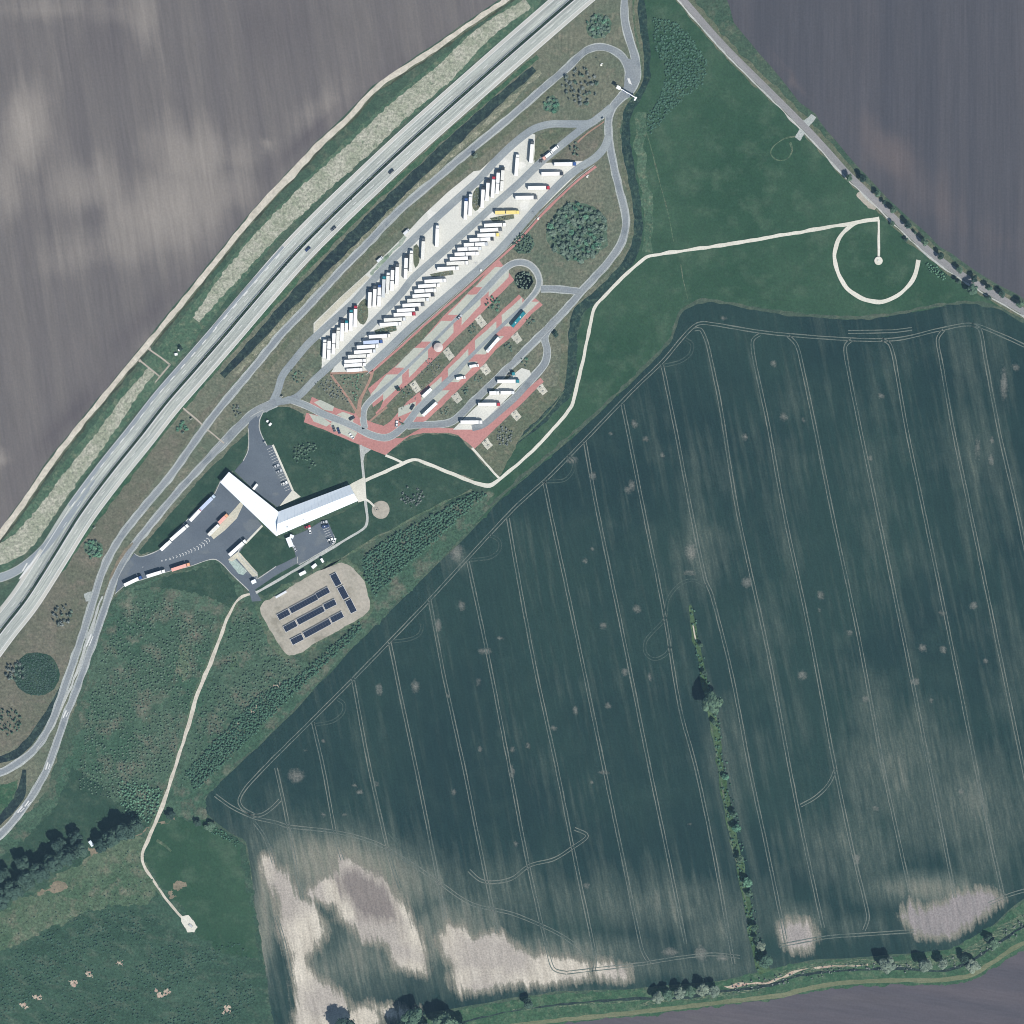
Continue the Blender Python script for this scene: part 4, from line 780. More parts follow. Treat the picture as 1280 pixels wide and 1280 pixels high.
def make_tractor(cm):
    t = empty('tractor_unit', 0, 0)
    MB().box(-3, 2.6, -.45, .45, .6, .95).build('chassis', M['steel'], t); cab(t, .6, cm)
    MB().cyl((-1.3, 0, .95), (-1.3, 0, 1.15), .6, .6, 12).build('fifth_wheel', M['steel'], t)
    for x in (-1.3, 1.9):
        for s_ in (-1, 1): wheel(t, x, s_ * 1.0, .5, .34)
    return t
def make_coach(bm, L=13.5, fm=None):
    t = empty('coach', 0, 0); h = L / 2
    b = MB().prism([(-h, .4), (h - .1, .4), (h, 1.4), (h - .25, 2.9), (h - .9, 3.55), (-h + .3, 3.55), (-h, 3.2)], -1.27, 1.27, .14).build('body', bm, t)
    for s_ in (-1, 1): MB().box(-h + .6, h - 1.0, s_ * 1.275 - .01, s_ * 1.275 + .01, 1.75, 2.75).build('side_windows', M['glass'], t)
    MB().prism([(h - .02, 1.5), (h + .03, 1.55), (h - .2, 2.9), (h - .26, 2.9)], -1.15, 1.15).build('windscreen', M['glass'], t)
    for x in (-h * .45, h * .3): MB().rbox(x - .5, x + .5, -.45, .45, 3.55, 3.68, .04).build('roof_hatch', M['p_lightgrey'], t)
    MB().rbox(-h + 1.0, -h + 3.4, -.8, .8, 3.55, 3.8, .08).build('air_conditioner', fm or M['p_lightgrey'], t)
    for x in (-h + 3.0, -h + 4.3, h - 2.6):
        for s_ in (-1, 1): wheel(t, x, s_ * 1.1, .5, .3)
    return t
def make_car(bm, L=4.6, tall=0.0):
    t = empty('car', 0, 0); h = L / 2
    MB().prism([(-h, .35), (h, .35), (h + .02, .7), (h - .9, .95), (h - 1.5, 1.0), (-h + .5, 1.02), (-h, .95)], -.9, .9).build('body', bm, t)
    g = MB().prism([(h - 1.45, .98), (h - 2.2, 1.38 + tall), (-h + 1.1, 1.42 + tall), (-h + .3, 1.0)], -.84, .84, .14).build('windows', M['glass'], t)
    MB().rbox(-h + 1.15, h - 2.25, -.62, .62, 1.39 + tall, 1.47 + tall, .03).build('roof', bm, t)
    for x in (-h + .85, h - .85):
        for s_ in (-1, 1): wheel(t, x, s_ * .82, .33, .22)
    return t
def make_van(bm, L=6.2, H=2.7):
    t = empty('van', 0, 0); h = L / 2
    MB().prism([(-h, .4), (h, .4), (h + .02, 1.1), (h - .8, 1.35), (h - 1.6, H - .15), (h - 1.9, H), (-h + .1, H), (-h, H - .15)], -1.05, 1.05, .1).build('body', bm, t)
    MB().prism([(h - .83, 1.38), (h - .8, 1.42), (h - 1.5, H - .3), (h - 1.55, H - .3)], -.9, .9).build('windscreen', M['glass'], t)
    MB().rbox(-h + 1.6, -h + 2.4, -.35, .35, H, H + .12, .03).build('roof_vent', M['p_lightgrey'], t)
    for x in (-h + 1.3, h - 1.0):
        for s_ in (-1, 1): wheel(t, x, s_ * .92, .36, .24)
    return t
protos = {}
def put(key, fn, px, py, ang, label, cat, group=None):
    x, y = P(px, py)
    if key in protos: t = copy_tree(protos[key])
    else: t = fn(); protos[key] = t
    t.location = (x, y, .2); t.rotation_euler = (0, 0, R(ang)); t['label'] = label; t['category'] = cat
    for k in ('group',):
        if k in t: del t[k]
    if group: t['group'] = group
    return t
def truck(x0, x1, y0, y1, ang, kind, cm, tm, label, group):
    L = max(x1 - x0, y1 - y0) * S
    cmn, tmn = cm, tm
    cmm, tmm = M['p_' + cm], M[tm]
    if kind == 'semi':
        L = 16.5 if L > 14.4 else 14.6; fn = lambda: make_semi(cmm, tmm, L)
    elif kind == 'draw':
        L = 18.2 if L > 17 else 16.6; fn = lambda: make_drawbar(cmm, tmm, L)
    else:
        L = round(L / 1.5) * 1.5; fn = lambda: make_rigid(cmm, tmm, L)
    put((kind, cm, tm, L), fn, (x0 + x1) / 2, (y0 + y1) / 2, ang, label, 'truck', group)

CL = {'white': 'white', 'red': 'red', 'blue': 'dark blue', 'teal': 'teal', 'dark': 'black', 'yellow': 'yellow', 'cream': 'cream', 'grey': 'grey', 'palebl': 'pale blue', 'lightgrey': 'light grey', 'darkgrey': 'dark grey'}
TLN = {'tarp': 'white', 'tarpg': 'grey', 'tarpd': 'off-white', 'tarpb': 'pale blue', 'tarpy': 'yellow', 'tarpo': 'salmon'}
ORD = ['first', 'second', 'third', 'fourth', 'fifth', 'sixth', 'seventh', 'eighth', 'ninth', 'tenth', 'eleventh', 'twelfth']
def trow(items, ang, where, group):
    for i, (x0, x1, y0, y1, kind, cm, tm) in enumerate(items):
        kd = {'semi': 'semi-trailer truck', 'draw': 'drawbar truck', 'rigid': 'short truck'}[kind]
        truck(x0, x1, y0, y1, ang + random.uniform(-.6, .6), kind, cm, tm, f'{TLN[tm]} {kd}, {CL[cm]} cab, {ORD[i]} from left {where}', group)
G1 = 'trucks parked upright in the upper row'
trow([(404, 408, 424, 448, 'semi', 'white', 'tarp'), (409, 414, 423, 449, 'draw', 'darkgrey', 'tarp'), (415, 420, 413, 443, 'draw', 'dark', 'tarp'), (420.5, 425, 409, 436, 'semi', 'cream', 'tarpd'), (426, 430, 399, 427, 'semi', 'dark', 'tarp'),
      (431.6, 435, 400, 416, 'rigid', 'teal', 'tarp'), (437, 441, 387, 414, 'semi', 'teal', 'tarp'), (442, 447, 382, 409, 'semi', 'red', 'tarp')], 88, 'before the first island', G1)
trow([(460, 465, 362, 384, 'semi', 'dark', 'tarp'), (466, 471, 358, 383, 'semi', 'darkgrey', 'tarp'), (472, 476.5, 356, 383, 'draw', 'blue', 'tarp'), (478, 481.5, 346, 371, 'semi', 'teal', 'tarpg'), (483, 487, 341, 367, 'semi', 'white', 'tarpd'), (488, 493, 334, 364, 'draw', 'dark', 'tarp'),
      (494, 499, 330, 356, 'semi', 'darkgrey', 'tarp'), (505, 510, 319, 349, 'draw', 'dark', 'tarp'), (512, 516, 313, 340, 'semi', 'white', 'tarpd')], 87.5, 'between first and second islands', G1)
trow([(527, 531, 297, 325, 'semi', 'darkgrey', 'tarpd'), (544, 549, 281, 309, 'semi', 'white', 'tarp'), (580, 584.5, 247, 275, 'semi', 'blue', 'tarp'), (586, 590, 242, 270, 'semi', 'white', 'tarp')], 87.5, 'between second and third islands', G1)
trow([(601, 606, 233, 260, 'semi', 'dark', 'tarp'), (607, 612, 225, 251, 'semi', 'dark', 'tarp'), (614, 619, 221, 247, 'semi', 'red', 'tarp'), (620, 624.5, 212, 243, 'draw', 'dark', 'tarp'), (626, 630, 209, 240, 'draw', 'dark', 'tarpd'), (644, 648, 193, 220, 'semi', 'white', 'tarp'), (662, 667, 176, 204, 'semi', 'darkgrey', 'tarp')], 86, 'right of the third island', G1)
G2 = 'trucks parked sideways in the lower row'
trow([(434, 453, 461, 464.5, 'rigid', 'white', 'tarp'), (430, 458, 454, 459, 'semi', 'white', 'tarp'), (431, 458, 449, 454, 'semi', 'white', 'tarp'), (436, 462, 443, 448, 'semi', 'white', 'tarpd'), (443, 470, 437, 442.5, 'semi', 'lightgrey', 'tarp'), (447, 473, 431, 436, 'semi', 'white', 'tarp'),
      (455, 478, 425.6, 430, 'semi', 'blue', 'tarpb'), (462, 488, 418, 423, 'semi', 'cream', 'tarp')], 3.5, 'stacked below the lower-left island', G2)
trow([(475, 502, 403, 408, 'semi', 'white', 'tarp'), (479.5, 508, 397, 402.5, 'semi', 'lightgrey', 'tarpd'), (493, 519, 390.5, 396, 'semi', 'red', 'tarp'), (496, 524, 385.5, 390, 'semi', 'dark', 'tarp'), (504, 530, 379, 384, 'semi', 'darkgrey', 'tarp'), (510, 536, 373, 378, 'semi', 'lightgrey', 'tarpd'),
      (517, 542, 367.5, 372, 'semi', 'dark', 'tarp'), (518, 546, 361, 366.5, 'draw', 'white', 'tarp'), (523, 550, 355, 360, 'semi', 'white', 'tarp'), (531, 558, 349, 354, 'semi', 'white', 'tarp')], 3.5, 'stacked above the lower-left island', G2)
trow([(547, 574, 333, 339, 'semi', 'white', 'tarp'), (559, 585, 327, 331.6, 'semi', 'white', 'tarpd'), (563, 589, 321, 326, 'semi', 'darkgrey', 'tarp'), (569, 598, 315.5, 320, 'draw', 'white', 'tarp'), (572, 602, 309, 314, 'draw', 'lightgrey', 'tarp'), (580, 610, 303.5, 308.4, 'draw', 'grey', 'tarp'),
      (587, 617, 297, 302.5, 'draw', 'dark', 'tarp'), (597, 624, 292, 296.5, 'semi', 'yellow', 'tarp'), (601, 627, 285.6, 290, 'semi', 'darkgrey', 'tarp'), (606, 632, 279.5, 284, 'semi', 'white', 'tarp')], 3, 'stacked below the yellow truck', G2)
for a, lb in (((619, 649, 263, 269, 'draw', 'yellow', 'tarpy'), 'all-yellow drawbar truck beside the upper-right grass island'), ((644, 672, 245, 250, 'semi', 'darkgrey', 'tarp'), 'white semi-trailer truck with dark cab, next above the yellow truck'),
              ((660, 687, 233, 237.5, 'semi', 'red', 'tarp'), 'white semi-trailer truck with red cab, alone in the upper lower-row bays'), ((677, 704, 215.4, 220, 'semi', 'dark', 'tarp'), 'white semi-trailer truck with black cab, second from the top right'), ((693, 720, 203.3, 208, 'semi', 'blue', 'tarp'), 'white semi-trailer truck with dark blue cab, topmost beside the shrub island')):
    truck(*a[:4], 1.0, *a[4:], lb, G2)
for a, lb in (((576, 603, 525.6, 530, 'semi', 'white', 'tarp'), 'white semi-trailer truck lowest in the small truck bay by the red triangle'), ((598, 625, 503.4, 508, 'semi', 'red', 'tarp'), 'white semi-trailer truck with red-trimmed cab in the small truck bay'),
              ((612, 624, 489.6, 493, 'rigid', 'white', 'tarp'), 'short white box truck behind another in the small truck bay'), ((626, 643, 489, 493, 'rigid', 'lightgrey', 'tarp'), 'longer white box truck in front of a short one in the small truck bay'), ((623, 648, 474.8, 479, 'semi', 'teal', 'tarp'), 'white trailer truck beside the teal tractor unit in the small truck bay')):
    truck(*a[:4], 0.5, *a[4:], lb, 'trucks in the small truck bay')
put('tr_teal', lambda: make_tractor(M['p_teal']), 639, 468, 10, 'teal tractor unit without trailer above the white trailer in the small bay', 'truck')
# vehicles beside the middle aisle
put('tr_red', lambda: make_tractor(M['p_pink']), 678, 200, 38, 'pinkish tractor unit parked on the grass edge of the middle aisle', 'truck')
put('van_w', lambda: make_van(M['p_white']), 686, 193.5, 38, 'white van between two vehicles beside the grass island on the middle aisle', 'van')
put('van_w', None, 694, 186, 38, 'white van foremost of three vehicles by the grass island on the middle aisle', 'van')
put('van_l', lambda: make_van(M['p_lightgrey'], 5.4, 2.2), 475, 324.5, 42, 'light grey van beside the mossy edge left of the upper aisle', 'van')
put('van_l', None, 508, 290, 42, 'light grey van at the upper end of the mossy edge by the upper aisle', 'van')
# coaches, campers
put('coach_t', lambda: make_coach(M['p_teal'], 14.6, M['p_teal']), 648, 399.5, 49, 'teal coach parked on the red paved car park near the loop', 'coach')
put('coach_w', lambda: make_coach(M['p_white'], 14.6), 616.5, 431, 49, 'white coach on the red paving below the teal coach', 'coach', 'white coaches on the red paving')
put('coach_w2', lambda: make_coach(M['p_white'], 14.6, M['p_white']), 537.5, 511.5, 43, 'white coach on the red paving near the south end of the lane', 'coach', 'white coaches on the red paving')
put('rig_w', lambda: make_rigid(M['p_white'], M['tarp'], 9, 2.4, 3.2), 534, 491, 43, 'white box truck parked beside the picnic pad near the south coach', 'truck')
put('camp', lambda: make_van(M['p_white'], 7.0, 2.9), 592.5, 457.5, 8, 'white camper van parked next to the picnic pad, upper of two campers', 'camper')
put('camp', None, 576, 472.5, 10, 'white camper van on red paving, lower of two campers', 'camper')
put('car_w', lambda: make_car(M['p_white'], 4.8, .2), 496, 530, 85, 'white car alone in the last bay near the curve', 'car')
put('car_d', lambda: make_car(M['p_dark']), 515.5, 509, 60, 'black car in a bay across from the south coach', 'car')
put('car_d', None, 440, 523, 30, 'black car beside the red footpath junction', 'car')
put('car_dg', lambda: make_car(M['p_darkgrey']), 417.5, 536, 110, 'dark grey car, left of two dark cars below the lane', 'car')
put('car_db', lambda: make_car(M['p_darkblue']), 423.5, 538.5, 110, 'dark blue car, right of two dark cars below the lane', 'car')
put('car_w', None, 439.5, 545, 125, 'white car on the red paving below the lane', 'car')
put('car_s', lambda: make_car(M['p_silver']), 574.5, 396.5, 45, 'silver car stopped in the ring lane among empty bays', 'car')
# motorway cars, station cars
put('car_d', None, 489, 214.5, 222, 'black car driving on the motorway, farthest up the road', 'car', 'cars driving on the motorway')
put('car_dg', None, 417, 286, 222, 'dark grey car driving on the motorway, middle of three', 'car', 'cars driving on the motorway')
put('car_db', None, 385, 311.5, 222, 'dark car close to the median, lowest on the motorway', 'car', 'cars driving on the motorway')
put('car_w', None, 355.5, 604, 20, 'white car in the row of stalls north of the building', 'car')
put('car_s', None, 345, 582.5, 20, 'silver car in the middle of the stall row north of the building', 'car')
put('car_s', None, 349, 589, 20, 'silver car next below another silver one in the stall row', 'car')
put('van_d', lambda: make_van(M['p_darkblue'], 5.2, 2.1), 407, 658, 10, 'dark blue van in the yard south of the long building', 'van')
put('car_s', None, 405.5, 652.5, 10, 'silver car next to the building in the south yard', 'car')
put('car_r', lambda: make_car(M['p_red'], 4.4), 384.5, 658.5, 15, 'red car close to the south wall of the building', 'car')
put('car_w2', lambda: make_car(M['p_white']), 387.5, 663, 100, 'white car next to the red car in the south yard', 'car')
put('car_w2', None, 412.5, 674.5, 15, 'white car at the lower corner of the south yard', 'car')
put('car_dg', None, 414.5, 677.5, 15, 'dark grey car among white ones at the lower corner of the south yard', 'car')
put('car_w2', None, 417.5, 676, 60, 'white car nearest the footpath in the south yard', 'car')
put('car_s', None, 368.5, 685.5, 120, 'silver car at the gate left of the south yard', 'car')
# trucks at the fuel station
GS = 'trucks parked along the fuel station edge'
def strk(x0, y0, x1, y1, kind, cm, tm, lb, flip=0):
    L = math.hypot(x1 - x0, y1 - y0) * S; a = math.degrees(math.atan2(-(y1 - y0), x1 - x0))
    if kind == 'rigid': fn = lambda: make_rigid(M['p_' + cm], M[tm], L)
    else: fn = lambda: make_semi(M['p_' + cm], M[tm], max(L, 13))
    put(('s', x0), fn, (x0 + x1) / 2, (y0 + y1) / 2, a + flip, lb, 'truck', GS)
strk(251, 637, 269, 619, 'semi', 'palebl', 'tarpb', 'pale blue truck nearest the white roof on the upper station edge')
strk(238, 651, 253, 635, 'rigid', 'red', 'tarp', 'white truck with red cab on the upper station edge')
strk(214, 675, 236, 656, 'semi', 'white', 'tarp', 'long white truck third from the roof on the upper station edge')
strk(201.5, 687.5, 214, 676, 'rigid', 'white', 'tarp', 'short white truck last on the upper station edge')
strk(156, 731.5, 178, 721, 'semi', 'blue', 'tarp', 'white truck with dark blue cab, leftmost on the lower station edge')
strk(184, 720.5, 207, 713.5, 'semi', 'white', 'tarp', 'long white truck in the middle of the lower station edge')
strk(215, 712.5, 238, 705, 'semi', 'orange', 'tarpo', 'salmon coloured truck on the lower station edge')
strk(287, 694, 308, 675, 'semi', 'white', 'tarp', 'white truck beside the grass lawn and green pump island')
strk(261, 669, 274, 656, 'rigid', 'white', 'tarpd', 'off-white truck fuelling at the cream island')
strk(274, 654, 285, 643, 'rigid', 'orange', 'tarpo', 'orange truck fuelling at the cream island near the roof')

# ------------------------------------------------------------------ service building
M['roofw'] = mplain('white_metal_roof', (.74, .80, .85, 1), .4, .5, amp=.03)
M['wall'] = mplain('pale_render_wall', (.55, .55, .52, 1), .8, .2)
def prism_roof(name, ring_low, faces_pts, mat, parent):
    V = []; F = []
    for f in faces_pts: b = len(V); V += f; F.append(tuple(range(b, b + len(f))))
    return mesh_obj(name, V, F, mat, parent)
B0 = P(346, 655); bl = empty('service_building', B0[0], B0[1], 0.15)
tag(bl, 'long white-roofed service building bent in a V beside the truck pumps', 'building')
def rel(px, py, z): x, y = P(px, py); return (x - B0[0], y - B0[1], z)
Hc = 5.6
# fuel canopy: tapering wing, thin roof on columns
cn = [(276, 603), (287, 590), (348.6, 639.5), (346, 670)]
c3 = [rel(x, y, 0)[:2] for x, y in cn]
def slab(pts, z0, z1, zt=None):
    n = len(pts); zt = zt or [z1] * n
    vs = [(x, y, z0) for x, y in pts] + [(p[0], p[1], z) for p, z in zip(pts, zt)]
    a = sum(pts[i - 1][0] * pts[i][1] - pts[i][0] * pts[i - 1][1] for i in range(n))
    top = tuple(range(n, 2 * n)); bot = tuple(range(n - 1, -1, -1)); sd = [(i, (i + 1) % n, (i + 1) % n + n, i + n) for i in range(n)]
    fs = [top, bot] + sd
    if a < 0: fs = [tuple(reversed(f)) for f in fs]
    return vs, fs
vs, fs = slab(c3, 5.1, 5.7); mesh_obj('canopy_roof', vs, fs, M['roofw'], bl)
def lerp(a, b, t): return (a[0] + (b[0] - a[0]) * t, a[1] + (b[1] - a[1]) * t)
for t_ in (.08, .3, .52, .72):
    for f_ in (.22, .78):
        p = lerp(lerp(c3[0], c3[3], t_), lerp(c3[1], c3[2], t_), f_)
        MB().cyl((p[0], p[1], 0), (p[0], p[1], 5.1), .25, .25, 8).build('column', M['p_lightgrey'], bl)
k = [lerp(lerp(c3[0], c3[3], .86), lerp(c3[1], c3[2], .86), f) for f in (.05, .95)] + [lerp(lerp(c3[0], c3[3], .99), lerp(c3[1], c3[2], .99), f) for f in (.95, .05)]
vs, fs = slab(k, 0, 5.1); mesh_obj('wall', vs, fs, M['wall'], bl)
# panel seams on the canopy
for i in range(1, 12):
    t_ = i / 12; a = lerp(c3[0], c3[3], t_); b = lerp(c3[1], c3[2], t_); d = Vector((b[0] - a[0], b[1] - a[1])).normalized(); nn = Vector((-d.y, d.x)) * .06
    vs, fs = slab([(a[0] + nn.x, a[1] + nn.y), (b[0] + nn.x, b[1] + nn.y), (b[0] - nn.x, b[1] - nn.y), (a[0] - nn.x, a[1] - nn.y)], 5.69, 5.76); mesh_obj('roof_seam', vs, fs, M['roofw'], bl)
# long wing with a ridge roof
n0, n1 = rel(348.6, 639.5, 4.6), rel(437.6, 606, 4.6); r0, r1 = rel(347.5, 655, 8.5), rel(443, 617, 8.5); s0, s1 = rel(346, 670, 4.6), rel(448, 626, 4.6)
mesh_obj('roof', [n0, n1, r1, r0, s0, s1, (n0[0], n0[1], 4.35), (n1[0], n1[1], 4.35), (s0[0], s0[1], 4.35), (s1[0], s1[1], 4.35)],
         [(3, 2, 1, 0), (4, 5, 2, 3), (0, 1, 7, 6), (5, 4, 8, 9), (1, 2, 5, 9, 7), (0, 6, 8, 4, 3), (6, 7, 9, 8)], M['roofw'], bl)
for i in range(1, 22):
    t_ = i / 22
    for (a0, a1, b0_, b1_) in ((n0, n1, r0, r1), (s0, s1, r0, r1)):
        a = Vector(a0).lerp(Vector(a1), t_); b = Vector(b0_).lerp(Vector(b1_), t_); d = (Vector(a1) - Vector(a0)).normalized() * .05
        up = Vector((0, 0, .07)); q = [a - d, a + d, b + d, b - d]
        mesh_obj('roof_seam', [tuple(v + up) for v in q] + [tuple(v) for v in q], [(0, 1, 2, 3), (3, 2, 1, 0), (0, 4, 5, 1), (2, 6, 7, 3)], M['roofw'], bl)
wl_ = [Vector(v[:2]) for v in (n0, n1, s1, s0)]; cc = sum(wl_, Vector((0, 0))) / 4
vs, fs = slab([tuple(cc + (v - cc) * .95) for v in wl_], 0, 4.36); mesh_obj('wall', vs, fs, M['wall'], bl)
for i in range(9):
    t_ = (i + .6) / 9.6; a = Vector(s0[:2]).lerp(Vector(s1[:2]), t_); a = cc + (a - cc) * .952
    d = (Vector(s1[:2]) - Vector(s0[:2])).normalized(); nn = Vector((d.y, -d.x)) * .06
    q = [a - d * 1.6 - nn, a + d * 1.6 - nn, a + d * 1.6 + nn, a - d * 1.6 + nn]
    vs, fs = slab([tuple(v) for v in q], 1.0, 3.0); mesh_obj('window', vs, fs, M['glass'], bl)
for px_, py_ in ((360, 659), (380, 650), (412, 636)):
    x, y, _ = rel(px_, py_, 0); MB().box(x - .5, x + .5, y - .5, y + .5, 5.4, 7.0).build('roof_vent', M['p_lightgrey'], bl)
# canopy over the second pump island
def shed(name, cx, cy, L, W_, H, ang, rm, wm, lb, cat, gable=0):
    x, y = P(cx, cy); t = empty(name, x, y, .2, R(ang))
    MB().box(-L / 2 + .2, L / 2 - .2, -W_ / 2 + .2, W_ / 2 - .2, 0, H).build('wall', wm, t)
    if gable: MB().prism([(-W_ / 2, H), (W_ / 2, H), (0, H + gable)], -L / 2, L / 2).build('roof', rm, t); t.children[-1].rotation_euler = (0, 0, R(90))
    else: MB().rbox(-L / 2, L / 2, -W_ / 2, W_ / 2, H + .002, H + .25, .05).build('roof', rm, t)
    MB().box(L / 2 - .205, L / 2 - .16, -.5, .5, 0, 2.1).build('door', M['steel'], t)
    tag(t, lb, cat); return t
shed('pump_shelter', 319.5, 608.5, 5.0, 1.9, 2.6, 52, M['p_white'], M['p_lightgrey'], 'small white shelter standing out from the north side of the canopy roof', 'shelter')
shed('kiosk', 362.5, 677.5, 7.4, 3.6, 3.2, -68, M['roofw'], M['wall'], 'white flat-roofed kiosk beside the south yard entrance', 'kiosk')
shed('kiosk', 365, 670.5, 3.0, 2.6, 2.6, -20, M['roofw'], M['wall'], 'small white cabin above the kiosk at the building corner', 'cabin')
shed('kiosk', 317.5, 727, 3.6, 2.8, 2.8, 25, M['roofw'], M['wall'], 'small white hut at the lower end of the green pump island', 'hut')
shed('storage_container', 378.5, 716.5, 5.4, 2.4, 2.4, 27, M['p_white'], M['p_lightgrey'], 'white storage container left of three beside the footpath', 'container')
shed('storage_container', 393, 707.5, 4.2, 2.4, 2.4, 40, M['p_white'], M['p_lightgrey'], 'white storage container in the middle of three by the footpath', 'container')
shed('storage_container', 403, 700.5, 3.4, 1.8, 2.2, -60, M['p_white'], M['p_lightgrey'], 'narrow white storage container right of three by the footpath', 'container')
shed('storage_container', 351.5, 743, 9.5, 1.6, .9, 30, M['p_lightgrey'], M['p_lightgrey'], 'low pale concrete trough at the upper edge of the gravel yard', 'trough')
shed('utility_cabinet', 334.5, 526.5, 1.8, 1.5, 1.4, 70, M['p_white'], M['p_lightgrey'], 'white utility cabinet on the lawn, upper of two', 'cabinet')
shed('utility_cabinet', 338, 530.5, 2.6, 1.6, 1.4, 50, M['p_white'], M['p_lightgrey'], 'larger white utility cabinet on the lawn, lower of two', 'cabinet')
shed('utility_cabinet', 224.5, 437.5, 1.8, 1.5, 1.5, 40, M['p_white'], M['p_lightgrey'], 'white utility cabinet on the motorway bank, right of two', 'cabinet')
shed('utility_cabinet', 220.5, 443, 2.4, 1.8, 1.5, 10, M['p_white'], M['p_lightgrey'], 'wide white utility cabinet on the motorway bank, left of two', 'cabinet')
shed('hut', 114.5, 1054, 4.6, 2.4, 2.4, 35, M['roofw'], M['wall'], 'small white-roofed hut beside the shaded tree belt', 'hut', .7)
# toilet pavilion, round with a shallow cone roof
x, y = P(548, 434.5); t = empty('toilet_pavilion', x, y, .15); tag(t, 'round pale pink pavilion between the red paved lanes', 'pavilion')
MB().cyl((0, 0, 0), (0, 0, 2.8), 2.9, 2.9, 20).build('wall', M['wall'], t)
MB().cyl((0, 0, 2.8), (0, 0, 4.0), 3.5, .3, 20).build('roof', mplain('pinkish_roof', (.50, .44, .41, 1), .8, .2), t)
MB().box(-.5, .5, -2.96, -2.85, 0, 2.1).build('door', M['steel'], t)
# ------------------------------------------------------------------ picnic pads and tables
def mk_table():
    t = empty('picnic_table', 0, 0); wm = M.setdefault('wood', mplain('pale_concrete_furniture', (.45, .44, .38, 1), .8, .2, amp=.2))
    MB().box(-.9, .9, -.38, .38, .70, .76).build('tabletop', wm, t)
    for s_ in (-1, 1):
        MB().box(-.9, .9, s_ * .75 - .15, s_ * .75 + .15, .42, .46).build('bench', wm, t)
        MB().box(s_ * .6 - .05, s_ * .6 + .05, -.8, .8, 0, .70).build('leg', wm, t)
    return t
M['pad'] = msurf('cream_picnic_paving', A(222, 220, 206), A(200, 200, 188), .2, fine=.9)
PADS = [(601, 402, 'between the teal coach and the upper ring lane'), (561, 442.5, 'beside the round pavilion'), (519, 484, 'near the parked white box truck'), (646, 423, 'right of the upper white coach'), (607, 462, 'next to the upper camper van'), (571, 497.5, 'beside the lower camper van lane'),
        (677.5, 487.5, 'at the upper end of the long red strip'), (645, 519.5, 'midway along the long red strip'), (609, 555, 'at the tip of the red triangle')]
for i, (px_, py_, wh) in enumerate(PADS):
    a = R(-52) if i < 6 else R(-50); L, W_ = ((8.6, 5.2) if i < 3 else (7.2, 5.2))
    c, s_ = math.cos(a), math.sin(a)
    pts = []
    for u, v in ((-L/2, -W_/2), (-.4, -W_/2), (0, -W_/2 - .8), (.4, -W_/2), (L/2, -W_/2), (L/2, W_/2), (L*.1, W_/2), (-L/2, W_/2 + .5)):
        pts.append((px_ + (u * c - v * s_) / S, py_ - (u * s_ + v * c) / S))
    poly('picnic_pad', pts, .22, M['pad'], jit=.1, h=.1)
    for j, (u, v, q_) in enumerate(((-1.9, .2, 'upper'), (1.9, -.2, 'lower'))):
        put('ptable', mk_table, px_ + (u * c - v * s_) / S, py_ - (u * s_ + v * c) / S, math.degrees(a), f'pale picnic table, {q_} of two, {wh}', 'picnic table', 'picnic tables on the pads')

# ------------------------------------------------------------------ solar arrays
M['pv'] = mplain('dark_blue_solar_glass', (.018, .024, .045, 1), .25, .35, amp=.15)
def solar(px0, py0, px1, py1, wpx, lb):
    (x0, y0), (x1, y1) = P(px0, py0), P(px1, py1); L = math.hypot(x1 - x0, y1 - y0); W_ = wpx * S
    t = empty('solar_array', (x0 + x1) / 2, (y0 + y1) / 2, .15, math.atan2(y1 - y0, x1 - x0)); tag(t, lb, 'solar panel', 'solar panels in the gravel yard')
    fr = MB(); e = .22
    for a in ((-L/2 - e, L/2 + e, -W_/2 - e, -W_/2), (-L/2 - e, L/2 + e, W_/2, W_/2 + e), (-L/2 - e, -L/2, -W_/2, W_/2), (L/2, L/2 + e, -W_/2, W_/2)): fr.box(*a, .95, 1.12)
    fr.build('frame', M['p_lightgrey'], t)
    n = max(3, int(L / 2.0)); me = None; 
    for i in range(n):
        for j in range(2):
            a = -L/2 + L * i / n + .02; b = -L/2 + L * (i + 1) / n - .06; c = -W_/2 + W_ * j / 2 + .02; d = -W_/2 + W_ * (j + 1) / 2 - .02
            if me is None: o = MB().box(-(b-a)/2, (b-a)/2, -(d-c)/2, (d-c)/2, 0, .06).build('panel', M['pv'], t); me = o.data
            else: o = mobj('panel', me, t)
            o.location = ((a + b) / 2, (c + d) / 2, 1.02)
    for i in range(3):
        for s_ in (-1, 1):
            x = -L/2 + L * (i + .5) / 3; MB().cyl((x, s_ * W_ * .3, 0), (x, s_ * W_ * .3, 1.02), .07, .07, 6).build('leg', M['galv'], t)
q0 = lambda x, y: (310 + x / 8, 690 + y / 8)
rows = [('top', (303, 655, 412, 597), (425, 588, 690, 448), (690, 440, 808, 376)), ('middle', (366, 775, 483, 712), (497, 702, 757, 565), (765, 553, 876, 497)), ('bottom', (437, 903, 547, 846), (563, 834, 822, 693), (833, 682, 948, 622))]
for nm, a, b, c in rows:
    for seg, wh in ((a, 'left end'), (b, 'long middle section'), (c, 'right end')):
        solar(*q0(seg[0], seg[1]), *q0(seg[2], seg[3]), 7.4, f'dark solar panel table, {wh} of the {nm} slanted row')
for seg, wh in (((850, 222, 908, 332), 'uppermost'), ((922, 350, 982, 462), 'middle'), ((1000, 482, 1060, 600), 'lowest')):
    solar(*q0(seg[0], seg[1]), *q0(seg[2], seg[3]), 8, f'dark solar panel table, {wh} in the column right of the rows')

